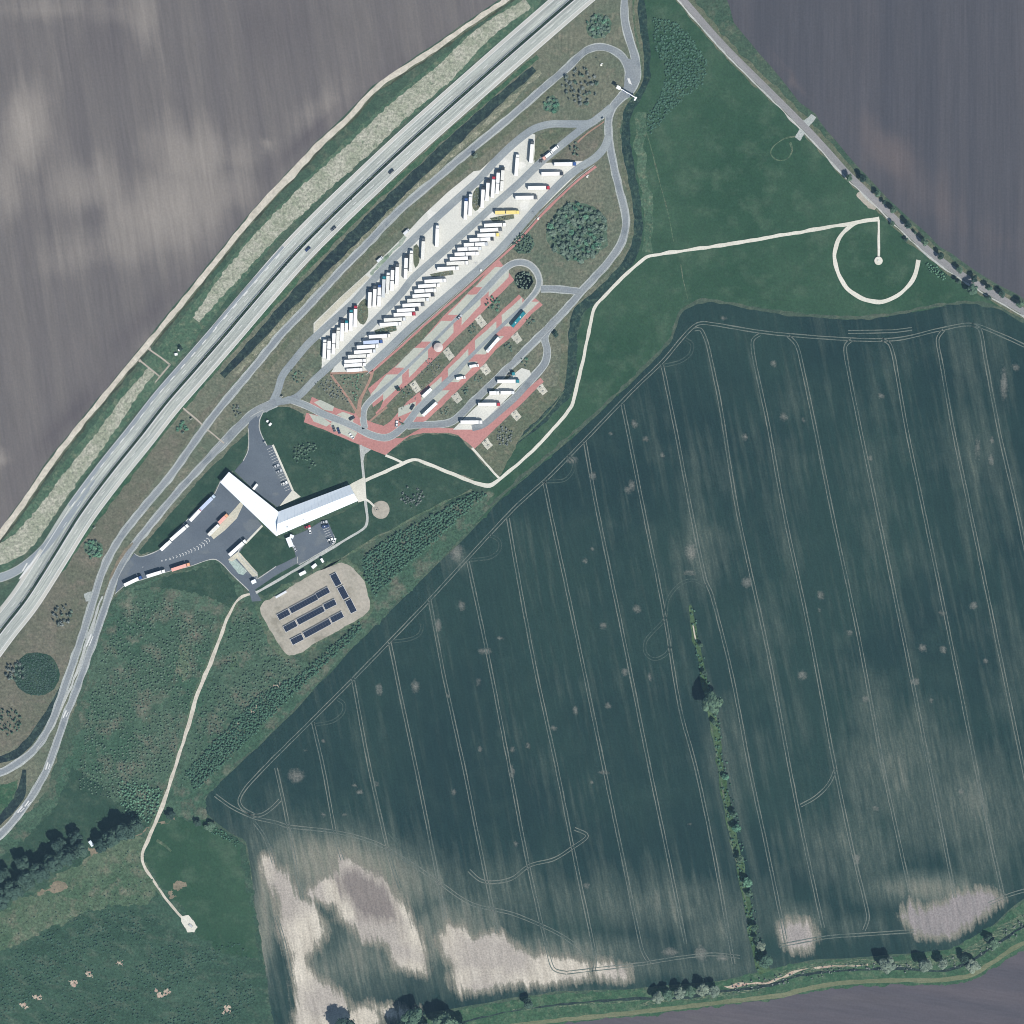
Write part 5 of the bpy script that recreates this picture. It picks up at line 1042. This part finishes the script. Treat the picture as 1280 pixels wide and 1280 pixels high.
# ------------------------------------------------------------------ gantry, barriers, posts
x, y = P(783, 117); t = empty('sign_gantry', x, y, .16, math.atan2(-(124 - 110), 795 - 771)); tag(t, 'white overhead sign gantry spanning the perimeter road near the junction', 'gantry')
MB().box(-8.2, 8.2, -.35, .35, 5.6, 6.3).build('beam', M['p_white'], t)
for s_ in (-1, 1): MB().box(s_ * 8.1 - .3, s_ * 8.1 + .3, -.3, .3, 0, 5.6).build('post', M['p_lightgrey'], t)
MB().box(-8.6, -5.6, -1.3, 1.3, 6.32, 6.6).build('service_box', M['p_white'], t)
MB().box(7.4, 8.6, -2.2, .9, 5.0, 5.3).build('walkway', M['p_white'], t)
for u in (-2, 3): MB().box(u - 1.6, u + 1.6, -.5, -.4, 4.9, 6.9).build('sign_panel', M['p_blue'], t)
bar_m = M['galv']
qm = catmull(PL(MED), False, 3.0)
for off, lb in ((1.25, 'galvanised crash barrier on the north-west side of the median'), (-1.25, 'galvanised crash barrier on the south-east side of the median')):
    vs, fs, uv = ribbon_data(qm, .3, .85, off, h=.35)
    o = mesh_obj('crash_barrier', vs, fs, bar_m); tag(o, lb, 'crash barrier')
for (px_, py_), lb in {(601, 338): 'cream light mast base between the lower aisle and red paving', (672.5, 273.5): 'cream light mast beside the narrow red path, middle one', (734, 221): 'cream light mast at the upper end of the narrow red path', (751.5, 81.5): 'white light mast on the loop lawn'}.items():
    x, y = P(px_, py_); t = empty('light_mast', x, y, .15); tag(t, lb, 'light mast')
    MB().box(-.7, .7, -.7, .7, 0, .8).build('base', M['p_cream'], t); MB().cyl((0, 0, .8), (0, 0, 8.5), .12, .07, 8).build('pole', M['galv'], t); MB().box(-.25, 1.1, -.2, .2, 8.45, 8.6).build('lamp_head', M['p_lightgrey'], t)
for (px_, py_), lb in {(754, 149): 'white direction sign at the gore of the upper aisle', (331, 553): 'white sign board at the first stall north of the building', (353, 496): 'white sign where the two aisles split', 
                       (118.5, 660): 'small white sign beside the motorway', (239.5, 524): 'small white marker on the grass strip'}.items():
    x, y = P(px_, py_); t = empty('road_sign', x, y, .15, R(35)); tag(t, lb, 'road sign')
    MB().cyl((0, 0, 0), (0, 0, 2.2), .06, .06, 6).build('post', M['galv'], t); MB().box(-.9, .9, -.05, .05, 1.2, 2.6).build('sign_board', M['p_white'], t)
# hub monument in the arc garden
x, y = P(1098, 326); t = empty('viewing_platform', x, y, .15); tag(t, 'round white viewing platform in the middle of the arc path', 'platform')
MB().cyl((0, 0, 0), (0, 0, .7), 3.2, 3.1, 20).build('base', M['white'], t); MB().cyl((0, 0, .7), (0, 0, 1.6), .5, .4, 10).build('pedestal', M['p_lightgrey'], t)
x, y = P(238.5, 1157); t = empty('concrete_chamber', x, y, .15, R(-40)); tag(t, 'grey concrete chamber on the gravel pad at the end of the dirt road', 'chamber')
MB().box(-1.8, 1.8, -.9, .9, 0, .5).build('body', M['edge'], t); MB().box(-1.2, 1.2, -.5, .5, .5, .56).build('lid', M['p_grey'], t)
# playground things
x, y = P(471, 637); t = empty('play_frame', x, y, .2, R(20)); tag(t, 'small dark climbing frame on the round playground', 'play frame')
for a in (-1.3, 1.3):
    for b in (-1, 1): MB().cyl((a, b, 0), (a, b * .3, 2.2), .07, .07, 6).build('leg', M['steel'], t)
MB().cyl((-1.5, 0, 2.15), (1.5, 0, 2.15), .07, .07, 6).build('crossbar', M['steel'], t); MB().box(-.4, .4, -.2, .2, .5, .56).build('seat', M['steel'], t)

# ------------------------------------------------------------------ vegetation
lf = {}
lf['tree'] = mleaf('tree_leaves', (0.06, 0.11, 0.075, 1), (0.105, 0.165, 0.105, 1))
lf['dark'] = mleaf('dark_tree_leaves', (0.028, 0.055, 0.045, 1), (0.055, 0.095, 0.068, 1))
lf['grey'] = mleaf('grey_green_leaves', (0.13, 0.17, 0.13, 1), (0.19, 0.23, 0.17, 1))
lf['shrub'] = mleaf('shrub_leaves', (0.085, 0.14, 0.105, 1), (0.16, 0.21, 0.16, 1))
lf['bright'] = mleaf('bright_shrub_leaves', (0.07, 0.17, 0.11, 1), (0.13, 0.25, 0.16, 1))
lf['wood'] = mleaf('young_wood_leaves', (0.038, 0.1, 0.068, 1), (0.085, 0.17, 0.115, 1), .05)
lf['scrub'] = mleaf('scrub_leaves', (0.05, 0.105, 0.07, 1), (0.12, 0.18, 0.125, 1), .03)
lf['low'] = mleaf('low_wood_leaves', (.038, .085, .060, 1), (.060, .125, .085, 1), .04)
lf['low2'] = mleaf('young_wood_leaves', (.034, .088, .058, 1), (.070, .145, .095, 1), .05)
lf['round'] = mleaf('dense_round_thicket_leaves', (.040, .075, .060, 1), (.065, .110, .085, 1))
lf['grave'] = mleaf('greyish_shrub_leaves', (0.13, 0.16, 0.14, 1), (0.21, 0.23, 0.21, 1))
bark = mplain('bark', (.10, .08, .06, 1), .9, .1)
def ico(r, sub, jit, cz=0, sq=1.0):
    bm = bmesh.new(); bmesh.ops.create_icosphere(bm, subdivisions=sub, radius=1)
    V = [v.co.copy() for v in bm.verts]; F = [tuple(v.index for v in f.verts) for f in bm.faces]; bm.free()
    return V, F
IC1, IC2 = ico(1, 1, 0), ico(1, 2, 0)
def leafy(rx, rz, cz, nblob, nleaf, seed, blob=.45, leaf=.5, sub=2):
    """crown: displaced clumps spread through the volume plus loose leaf faces around them"""
    rd = random.Random(seed); mb = MB(); base = IC2 if sub == 2 else IC1
    cs = []
    for i in range(nblob):
        while True:
            p = Vector((rd.uniform(-1, 1), rd.uniform(-1, 1), rd.uniform(-1, 1)))
            if .25 < p.length < 1: break
        if nblob == 1: p = Vector((0, 0, 0))
        c = Vector((p.x * rx * (1 - blob * .8), p.y * rx * (1 - blob * .8), cz + p.z * rz * .62)); r = rx * blob * rd.uniform(.7, 1.15) if nblob > 1 else rx
        cs.append((c, r))
        mb.add([c + Vector((v.x, v.y, v.z * (rz / rx if nblob == 1 else .85))) * r * rd.uniform(.72, 1.2) for v in base[0]], base[1])
    for i in range(nleaf):
        c, r = rd.choice(cs); d = Vector((rd.gauss(0, 1), rd.gauss(0, 1), rd.gauss(0, 1) + .3)).normalized(); p = c + d * r * rd.uniform(.9, 1.25)
        a = Vector((rd.gauss(0, 1), rd.gauss(0, 1), rd.gauss(0, 1))).normalized() * leaf; b = a.orthogonal().normalized() * leaf * .8
        mb.add([p - a - b, p + a - b * .4, p + b], [(0, 1, 2)])
    return mb
def mk_tree(r, h, kind, seed, dens=1.0):
    t = empty('tree', 0, 0); tr = MB(); th = h * .45
    tr.cyl((0, 0, 0), (0, 0, th), r * .09, r * .06, 7)
    rd = random.Random(seed)
    for i in range(5):
        a = i * 1.26 + rd.random(); tr.cyl((0, 0, th * rd.uniform(.6, 1)), (math.cos(a) * r * .55, math.sin(a) * r * .55, h * rd.uniform(.55, .8)), r * .045, r * .015, 5)
    tr.build('trunk', bark, t)
    leafy(r, h * .36, h * .64, int(11 * dens), int(260 * dens), seed, .42, .28 + r * .03).build('crown', lf[kind], t)
    return t
def tree(px_, py_, rpx, h, kind, lb, group=None, seed=0):
    key = ('tree', kind, seed % 3, 'b' if rpx > 7 else 's')
    r0 = 5.5 if rpx > 7 else 2.6; h0 = 14 if rpx > 7 else 7
    o = put(key, lambda: mk_tree(r0, h0, kind, seed % 3 + 11, 1.6 if rpx > 7 else 1), px_, py_, random.uniform(0, 360), lb, 'tree', group)
    s_ = rpx * S / r0; o.scale = (s_, s_, h / h0); o.location.z = 0; return o
GL = 'trees along the country road'
lane_t = [(1060, 223, 4.2, 7, 'left of the road opposite the upper field-side tree'), (1078, 224, 5, 7.5, 'first on the field side, above the lay-by'), (1096, 243, 4, 6, 'second on the field side, beside the lay-by'), (1104, 253, 2.6, 4.5, 'smallest, between the second and third field-side trees'), (1115, 263, 4.8, 7.5, 'third large one on the field side'),
          (1134, 282, 4.8, 7.5, 'fourth large one on the field side, above the white path end'), (1154, 303, 4.6, 7.5, 'fifth large one on the field side'), (1175, 321, 4.6, 7, 'sixth large one on the field side'), (1198, 338, 4.4, 6.5, 'seventh on the field side'), (1216, 349, 4.4, 6.5, 'eighth on the field side, opposite the big tree'),
          (1234, 360, 4.8, 7, 'ninth on the field side'), (1251, 368, 4.6, 6.5, 'tenth on the field side'), (1274, 381, 5, 7.5, 'last on the field side near the right picture edge'), (1196, 352, 3.8, 6, 'on the meadow side left of the big one'), (1214, 363, 7, 9, 'largest on the meadow side'), (1235, 373, 3, 4.5, 'small, on the meadow side right of the big one'),
          (1115, 280, 3.6, 4, 'low, meadow side near the white path end'), (1132, 300, 2.8, 3.6, 'low, meadow side near the arc path'), (1143, 291, 2, 3.4, 'tiny, field side between the fourth and fifth')]
for i, (a, b, r, h, wh) in enumerate(lane_t): tree(a, b, r * 1.12, h * 1.25, 'dark' if i % 2 else 'tree', f'roadside tree {wh}', GL, i)
GF = 'trees along the field ditch'
for i, (a, b, r, h, k_, wh) in enumerate([(888, 877, 12, 19, 'tree', 'large tree in the crop field, by far the biggest of the ditch row'), (876, 806, 3, 5, 'tree', 'small tree near the upper end of the field ditch'), (880, 841, 3.5, 5, 'dark', 'small dark tree just above the big field tree'), (892, 903, 3.5, 5, 'tree', 'small tree just below the big field tree'),
                                         (906, 971, 4.5, 4.5, 'bright', 'low bright tree midway down the field ditch'), (917, 1017, 4.2, 7, 'tree', 'tree upper of a touching pair on the field ditch'), (920, 1035, 5, 7, 'bright', 'bright tree lower of a touching pair on the field ditch'), (925, 1073, 5, 7.5, 'tree', 'tree beside a dark shadow above a bare soil gap'),
                                         (934, 1102, 6, 8, 'bright', 'bright tree below the bare soil gap'), (936, 1117, 4, 5, 'tree', 'small tree under the bright tree on the ditch'), (943, 1158, 5, 7.5, 'tree', 'tree at the lower third of the ditch row'), (945, 1172, 4, 6, 'dark', 'dark tree squeezed between two lighter ones low on the ditch'), (950, 1182, 5.5, 7, 'grey', 'greyish tree second from the bottom of the ditch row'), (956, 1201, 8.5, 10, 'tree', 'broad tree at the foot of the ditch row')]):
    tree(a, b, r * 1.15, h * 1.1, k_, wh, GF, i)
GB = 'trees along the stream'
for i, (a, b, r, h, k_, wh) in enumerate([(822, 1245, 6.5, 9, 'grey', 'greyish tree leftmost of the stream clump'), (835, 1243, 6.5, 9, 'tree', 'green tree second in the stream clump'), (849, 1240, 7, 9.5, 'grey', 'greyish tree third in the stream clump'), (862, 1238, 6, 8, 'tree', 'green tree in the middle of the stream clump'), (877, 1236, 7.6, 10, 'grey', 'broad greyish tree right of the middle of the stream clump'), (892, 1237, 7, 9.5, 'grey', 'greyish tree at the right end of the stream clump'),
                                         (1107, 1204, 9, 12, 'grey', 'pale crown alone on the stream left of the paired trees'), (1156, 1205, 8, 11, 'grey', 'pale crown left of the paired trees on the stream'), (1177, 1203, 6, 10, 'grey', 'pale crown right of the paired trees on the stream'), (1215, 1206, 7.5, 9, 'grey', 'rounded pale crown at the stream bend'), (1205, 1198, 5.5, 8, 'dark', 'dark crown just above the stream bend'),
                                         (1241, 1179, 6, 8, 'tree', 'green crown upstream of the bend'), (1234, 1172, 4, 6, 'dark', 'small dark crown upstream of the bend'), (660, 1252, 6, 8, 'dark', 'lone dark tree on the stream at bottom centre'),
                                         (432, 1284, 14, 16, 'dark', 'large dark tree at the bottom edge beside the sand'), (517, 1270, 12, 16, 'tree', 'large tree left of the bottom edge pair'), (505, 1284, 12, 17, 'dark', 'dark tree overlapping the bottom edge'), (556, 1278, 14, 18, 'tree', 'large tree right of the bottom edge pair'), (575, 1286, 10, 14, 'tree', 'tree at the bottom edge next to the stream'), (533, 1288, 11, 18, 'grey', 'greyish tree between the two bottom edge trees')]):
    tree(a, b, r * 1.22, h * 1.15, k_, wh, GB, i)
GW = 'trees of the shaded belt in the south-west'
for i, (a, b, r, h, k_) in enumerate(sorted([(2, 1122, 14, 18, 'dark'), (20, 1110, 14, 18, 'dark'), (36, 1100, 13, 17, 'dark'), (52, 1088, 14, 18, 'dark'), (68, 1078, 13, 18, 'dark'), (85, 1069, 13, 18, 'dark'), (101, 1062, 12, 17, 'dark'), (128, 1056, 10, 14, 'dark'), (143, 1046, 12, 17, 'dark'), (160, 1038, 14, 19, 'dark'), (172, 1030, 9, 13, 'dark'), (6, 1092, 11, 14, 'dark'), (30, 1078, 10, 14, 'dark'), (76, 1054, 10, 14, 'dark'), (96, 1046, 9, 12, 'dark')])):
    tree(a, b, r, h, k_, 'dark leafy tree in the shaded belt, number %s counted from the left picture edge' % ('one two three four five six seven eight nine ten eleven twelve thirteen fourteen fifteen'.split()[i]), GW, i)
for a, b, r, h, k_, lb in [(594, 195, 3.2, 5, 'grey', 'lone pale tree between the slip road and the truck park'), (226, 436, 3, 4, 'dark', 'small dark tree beside the cabinets on the motorway bank'), (214, 1018, 6, 6, 'dark', 'dark tree beside the rubble strip near the dirt road'), (248, 1028, 5, 5, 'dark', 'dark tree beside the white stones near the field corner'), (263, 1032, 7, 5, 'tree', 'round green tree right of the white stones'),
                           (498, 487, 3, 4, 'dark', 'small dark tree at the corner of the island beside the picnic pad'), (695, 418, 4, 3.5, 'dark', 'low dark tree on the strip right of the perimeter road')]:
    tree(a, b, r, h, k_, lb)

# shrubs one can tell apart: round thickets
shr = {}
def shrub(px_, py_, rpx, h, kind, lb, group, sd):
    key = (kind, sd % 4)
    if key not in shr:
        o = leafy(1.0, .95, .75, 3, 22, 50 + sd % 4, .62, .28, 1).build('shrub', lf[kind]); shr[key] = o.data
    else:
        o = bpy.data.objects.new('shrub', shr[key]); COL.objects.link(o)
    x, y = P(px_, py_); r = rpx * S; o.location = (x, y, .05); o.scale = (r, r, h / 1.7); o.rotation_euler = (0, 0, random.uniform(0, 6.28))
    tag(o, lb, 'shrub', group)
def disk_pts(cx, cy, r, sp, jit=.35):
    out = []; y = -r
    k = 0
    while y <= r:
        x = -r + (sp / 2 if k % 2 else 0)
        while x <= r:
            a, b = x + random.uniform(-jit, jit) * sp, y + random.uniform(-jit, jit) * sp
            if a * a + b * b < r * r: out.append((cx + a, cy + b))
            x += sp
        y += sp * .87; k += 1
    return out
TH = [((722, 291), 36, 6.3, 3.9, 3.0, 'shrub', 'the big round thicket east of the truck park'), 
      ((726, 108), 23, 6.6, 2.7, 2.8, 'grave', 'the loose round thicket inside the slip road loop'), ((690, 131), 9.5, 4.6, 3.2, 2, 'bright', 'the bright round thicket below the slip road loop'), ((748, 33), 15, 5.2, 3.2, 2, 'shrub', 'the round thicket beside the motorway top'),
      ((117, 686), 11.5, 4.8, 3.1, 2.4, 'bright', 'the green round thicket between motorway and slip road'), ((77, 767), 14, 6.2, 2.6, 3, 'grave', 'the striped loose thicket by the motorway'), ((19, 840), 13, 5.8, 2.8, 3, 'grave', 'the pale thicket touching the dark round one'), 
      ((228, 535), 7, 4.2, 2.3, 2, 'bright', 'the small green clump beside the motorway'), ((296, 515), 8, 4.8, 1.6, 2, 'grave', 'the dark twiggy clump between the roads'), ((373, 469), 10, 5, 1.7, 1.6, 'shrub', 'the loose clump left of the lower truck row'), ((720, 186), 8, 5.6, 1.9, 2.4, 'shrub', 'the clump on the upper shrub island'),
      ((616, 380), 9, 4.4, 2.0, 1.8, 'bright', 'the clump between the two red paved lanes'), ((507, 488), 8, 4.6, 1.8, 1.6, 'shrub', 'the clump at the south end of the lane island'), ((655, 452), 6, 4.4, 1.7, 1.6, 'shrub', 'the clump near the small truck bay island')]
ns = 0
for c, r, sp, rp, h, kd, wh in TH:
    for (a, b) in disk_pts(*c, r, sp):
        if a < -8: continue
        rr = rp * random.uniform(.5, 1.4); ns += 1
        k2 = kd if random.random() < .75 else ('shrub' if kd != 'shrub' else 'bright')
        shrub(a, b, rr, h * random.uniform(.75, 1.25), k2, f'leafy shrub in {wh}', f'shrubs of {wh}', ns)
print('shrubs', ns)

# vegetation masses: joined low clumps
def inside(pts):
    def f(x, y):
        ins = np.zeros(x.shape, bool); n = len(pts)
        for i in range(n):
            x0, y0 = pts[i]; x1, y1 = pts[(i + 1) % n]
            ins ^= ((y0 > y) != (y1 > y)) & (x < (x1 - x0) * (y - y0) / (y1 - y0 + 1e-12) + x0)
        return ins
    return f
SB = []
for i in range(4):
    m_ = leafy(1.0, .9, .6, 2, 12, 90 + i, .7, .3, 1); SB.append((np.array(m_.v), m_.f))
def mass(name, region, sp, rad, h, kind, lb=None, cat=None, keep=1.0, rowang=None, rowsp=None, clump=0.0):
    xs = [p[0] for p in region]; ys = [p[1] for p in region]; cx, cy = (min(xs) + max(xs)) / 2, (min(ys) + max(ys)) / 2
    Rr = max(max(xs) - min(xs), max(ys) - min(ys)) * .75
    rs = rowsp or sp
    u = np.arange(-Rr, Rr, sp); v = np.arange(-Rr, Rr, rs); U, V = np.meshgrid(u, v); U = U.ravel(); V = V.ravel()
    U = U + rng.uniform(-.45, .45, U.size) * sp; V = V + rng.uniform(-.22 if rowsp else -.45, .22 if rowsp else .45, V.size) * rs
    a = R(rowang or 0); X = cx + U * math.cos(a) - V * math.sin(a); Y = cy + U * math.sin(a) + V * math.cos(a)
    k = inside(region)(X, Y) & (rng.random(X.size) < keep) & (X > -40) & (X < 1320) & (Y > -40) & (Y < 1320)
    if clump:
        f = np.sin(X * .11 + 1.3) * np.sin(Y * .13 + .4) + np.sin(X * .041 + Y * .067) * .8 + rng.normal(0, .35, X.size); k &= f > clump
    X, Y = X[k], Y[k]; AV, AF = [], []; b = 0
    for i in range(len(X)):
        bv, bf = SB[i % 4]; th = rng.uniform(0, 6.28); r = rad * S * rng.uniform(.6, 1.35); hh = h * rng.uniform(.6, 1.3)
        c, s_ = math.cos(th), math.sin(th); x, y = P(X[i], Y[i])
        w_ = np.empty_like(bv); w_[:, 0] = (bv[:, 0] * c - bv[:, 1] * s_) * r + x; w_[:, 1] = (bv[:, 0] * s_ + bv[:, 1] * c) * r + y; w_[:, 2] = bv[:, 2] * hh / 1.5
        AV.append(w_); AF += [tuple(j + b for j in f) for f in bf]; b += len(bv)
    if not AV: return
    o = mesh_obj(name, np.vstack(AV).tolist(), AF, lf[kind]); tag(o, lb, cat, None, 'stuff'); return o
mass('young_wood', [(454, 695), (500, 664), (545, 642), (592, 615), (608, 618), (560, 662), (510, 706), (470, 745), (456, 725)], 2.8, 2.0, 1.9, 'low2', 'dense young wood between the earth track and the crop field', 'wood', rowang=-35, rowsp=3.4)
mass('young_wood', [(816, 22), (845, 28), (868, 50), (884, 78), (880, 104), (850, 128), (812, 168), (806, 160), (812, 140), (830, 110), (832, 84), (818, 60)], 2.9, 1.9, 1.0, 'low', 'young wood on the meadow beside the country road', 'wood', keep=.85)
mass('shrub_belt', [(448, 778), (455, 786), (400, 838), (330, 905), (268, 968), (244, 988), (232, 965), (270, 925), (325, 868), (375, 842), (405, 815)], 2.8, 1.9, 1.7, 'low2', 'dense shrub belt along the edge of the crop field', 'shrubbery')
mass('scrub', [(165, 752), (205, 748), (245, 762), (270, 770), (262, 812), (240, 868), (222, 925), (206, 985), (150, 1000), (98, 988), (104, 925), (114, 870), (132, 810), (148, 775)], 4.0, 1.45, 1.25, 'scrub', 'rows of low scrub west of the dirt road', 'scrub', keep=.9, rowang=82, rowsp=4.4, clump=-.9)
mass('scrub', [(304, 762), (324, 775), (345, 815), (380, 836), (398, 830), (345, 876), (300, 920), (240, 968), (225, 985), (236, 935), (256, 870), (280, 805), (294, 770)], 4.0, 1.45, 1.25, 'scrub', 'patchy low scrub between the dirt road and the gravel yard', 'scrub', keep=.85, clump=-.6)
mass('scrub', [(150, 975), (205, 985), (198, 1010), (185, 1030), (160, 1018), (148, 1000)], 3.6, 1.7, 1.8, 'bright', 'bright green scrub at the lower end of the scrub rows', 'scrub')
mass('scrub', [(0, 1195), (60, 1160), (130, 1140), (190, 1140), (215, 1170), (250, 1185), (305, 1175), (315, 1230), (330, 1290), (0, 1290)], 4.0, 1.5, .9, 'low', 'rows of low planting in the bottom left pasture', 'planting', keep=.8, rowang=-17, rowsp=4.6, clump=-.2)
mass('scrub', [(0, 1150), (60, 1110), (120, 1070), (178, 1045), (200, 1110), (160, 1135), (60, 1155), (0, 1185)], 7.5, 1.1, 1.0, 'scrub', 'scattered low bushes on the rough pasture', 'bushes', keep=.6)
def circ(cx, cy, r, n=24): return [(cx + r * math.cos(i * 6.2832 / n), cy + r * math.sin(i * 6.2832 / n)) for i in range(n)]
mass('round_thicket', circ(655, 304.5, 13), 3.0, 1.6, 1.8, 'shrub', 'small round thicket left of the big one', 'thicket')
mass('round_thicket', circ(655, 350, 10.5), 3.2, 1.6, 2.2, 'shrub', 'pale thicket inside the ring loop', 'thicket')
mass('round_thicket', circ(10, 902, 18), 4.4, 1.6, 2.2, 'scrub', 'loose thicket at the left edge below the dark round one', 'thicket')
mass('round_thicket', circ(45, 843, 26.5), 2.4, 1.35, .8, 'round', 'dense dark round thicket between motorway and slip road', 'thicket')
mass('lawn_shrubs', circ(385, 570, 18), 3.8, 1.7, 1.9, 'scrub', 'low shrubs in a round bed on the lawn north of the building', 'shrubbery', clump=-.6)
mass('lawn_shrubs', circ(515, 620, 14), 3.4, 1.6, 1.9, 'grave', 'low greyish shrubs in a round bed right of the playground', 'shrubbery', clump=-.8)
mass('lawn_shrubs', circ(630, 545, 12), 3.4, 1.5, 1.5, 'grave', 'low twiggy shrubs below the long red strip', 'shrubbery')
mass('lawn_shrubs', [(393, 480), (403, 473), (420, 478), (438, 500), (437, 506), (415, 497)], 3.6, 1.2, 1.2, 'grave', 'twiggy shrubs left of the red footpath', 'shrubbery')
mass('lawn_shrubs', [(422, 470), (458, 468), (448, 492), (444, 500), (436, 490)], 3.6, 1.3, 1.2, 'bright', 'green shrubs in the triangle between the red footpaths', 'shrubbery', keep=.7)
mass('lawn_shrubs', [(500, 517), (526, 500), (563, 447), (560, 445), (535, 450), (520, 478), (503, 494)], 3.6, 1.0, .9, 'grave', 'low plants on the strip between the ring lanes', 'shrubbery', keep=.35)
mass('lawn_shrubs', circ(540, 458, 11), 3.2, 1.0, 1.0, 'grave', 'low twiggy plants below the round pavilion', 'shrubbery', keep=.6)
mass('median_hedge', [(x - 1.1, y - .9) for x, y in MED[2:-1]] + [(x + 1.1, y + .9) for x, y in reversed(MED[2:-1])], 2.0, .95, 1.3, 'dark', 'low dark hedge along the motorway median', 'hedge', keep=.9)
mass('bank_bushes', [(x, y - 5) for x, y in [(905, 1237), (980, 1222), (1060, 1208), (1150, 1210), (1210, 1198), (1290, 1142)]] + [(1290, 1156), (1215, 1207), (1150, 1216), (1060, 1214), (980, 1230), (905, 1246)], 3.6, 1.3, 1.6, 'grave', 'rough bushes along the stream', 'bushes', keep=.35)
mass('bank_bushes', [(1160, 328), (1172, 334), (1185, 346), (1180, 350), (1166, 342), (1156, 334)], 2.8, 1.5, 1.8, 'bright', 'green bushes along the country road near the arc path', 'bushes')
mass('bank_bushes', [(268, 1032), (286, 1044), (300, 1054), (296, 1058), (280, 1050), (262, 1040)], 3, 1.2, 1.4, 'bright', 'green bushes along the crop field corner', 'bushes')
mass('island_shrubs', [(448, 380), (456, 376), (459, 395), (454, 404), (449, 398)], 3.2, .9, .7, 'shrub', 'low plants on the first grass island', 'shrubbery')
mass('island_shrubs', [(592, 240), (599, 236), (600, 256), (594, 262), (591, 256)], 3.0, 1.1, 1.0, 'grave', 'low plants on the third grass island', 'shrubbery')
mass('island_shrubs', [(468, 413), (495, 408), (495, 413), (470, 417)], 2.8, 1.1, 1.0, 'shrub', 'low plants on the lower-left grass island', 'shrubbery')
mass('island_shrubs', [(538, 342), (566, 338), (566, 343), (540, 345)], 2.8, 1.0, .8, 'grave', 'low plants on the middle lower-row grass island', 'shrubbery')
mass('island_shrubs', [(612, 272), (642, 268), (642, 273), (616, 276)], 2.8, 1.1, 1.0, 'shrub', 'low plants on the upper-right grass island', 'shrubbery')

for c_, r_, wh in (((589, 411), 6, 'beside the upper picnic pad'), ((663, 403), 6, 'below the teal coach'), ((636, 434), 7, 'below the upper white coach'), ((597, 473), 5, 'below the upper camper van'), ((582, 488), 4.5, 'below the lower camper van'), ((556, 513), 6, 'right of the lower white coach'), ((502, 528), 4, 'by the last bay of the lane island')):
    mass('island_shrubs', circ(c_[0], c_[1], r_, 12), 2.9, 1.5, 1.3, 'shrub', 'green shrubs on the grass strip ' + wh, 'shrubbery', keep=.85)

mass('ditch_shrubs', [(862, 758), (868, 760), (878, 815), (890, 860), (900, 905), (910, 960), (918, 1005), (928, 1050), (938, 1100), (946, 1150), (962, 1214), (948, 1216), (934, 1160), (926, 1110), (914, 1055), (905, 1005), (896, 950), (888, 905), (876, 860), (870, 815)], 3.4, 1.6, 1.5, 'low2', 'weedy green shrubs along the field ditch', 'shrubbery', keep=.42)

# ------------------------------------------------------------------ air
hz = bpy.data.materials.new('air'); hz.use_nodes = True
hn = hz.node_tree.nodes; hn.remove(hn['Principled BSDF'])
pv = hn.new('ShaderNodeVolumePrincipled'); pv.inputs['Color'].default_value = HAZE_COL; pv.inputs['Density'].default_value = HAZE_D
pv.inputs['Anisotropy'].default_value = 0.0
hz.node_tree.links.new(pv.outputs[0], hn['Material Output'].inputs['Volume'])
hb = MB().box(-3400, 3400, -3400, 3400, -1.5, 2450).build('haze', hz); tag(hb, kind='stuff')
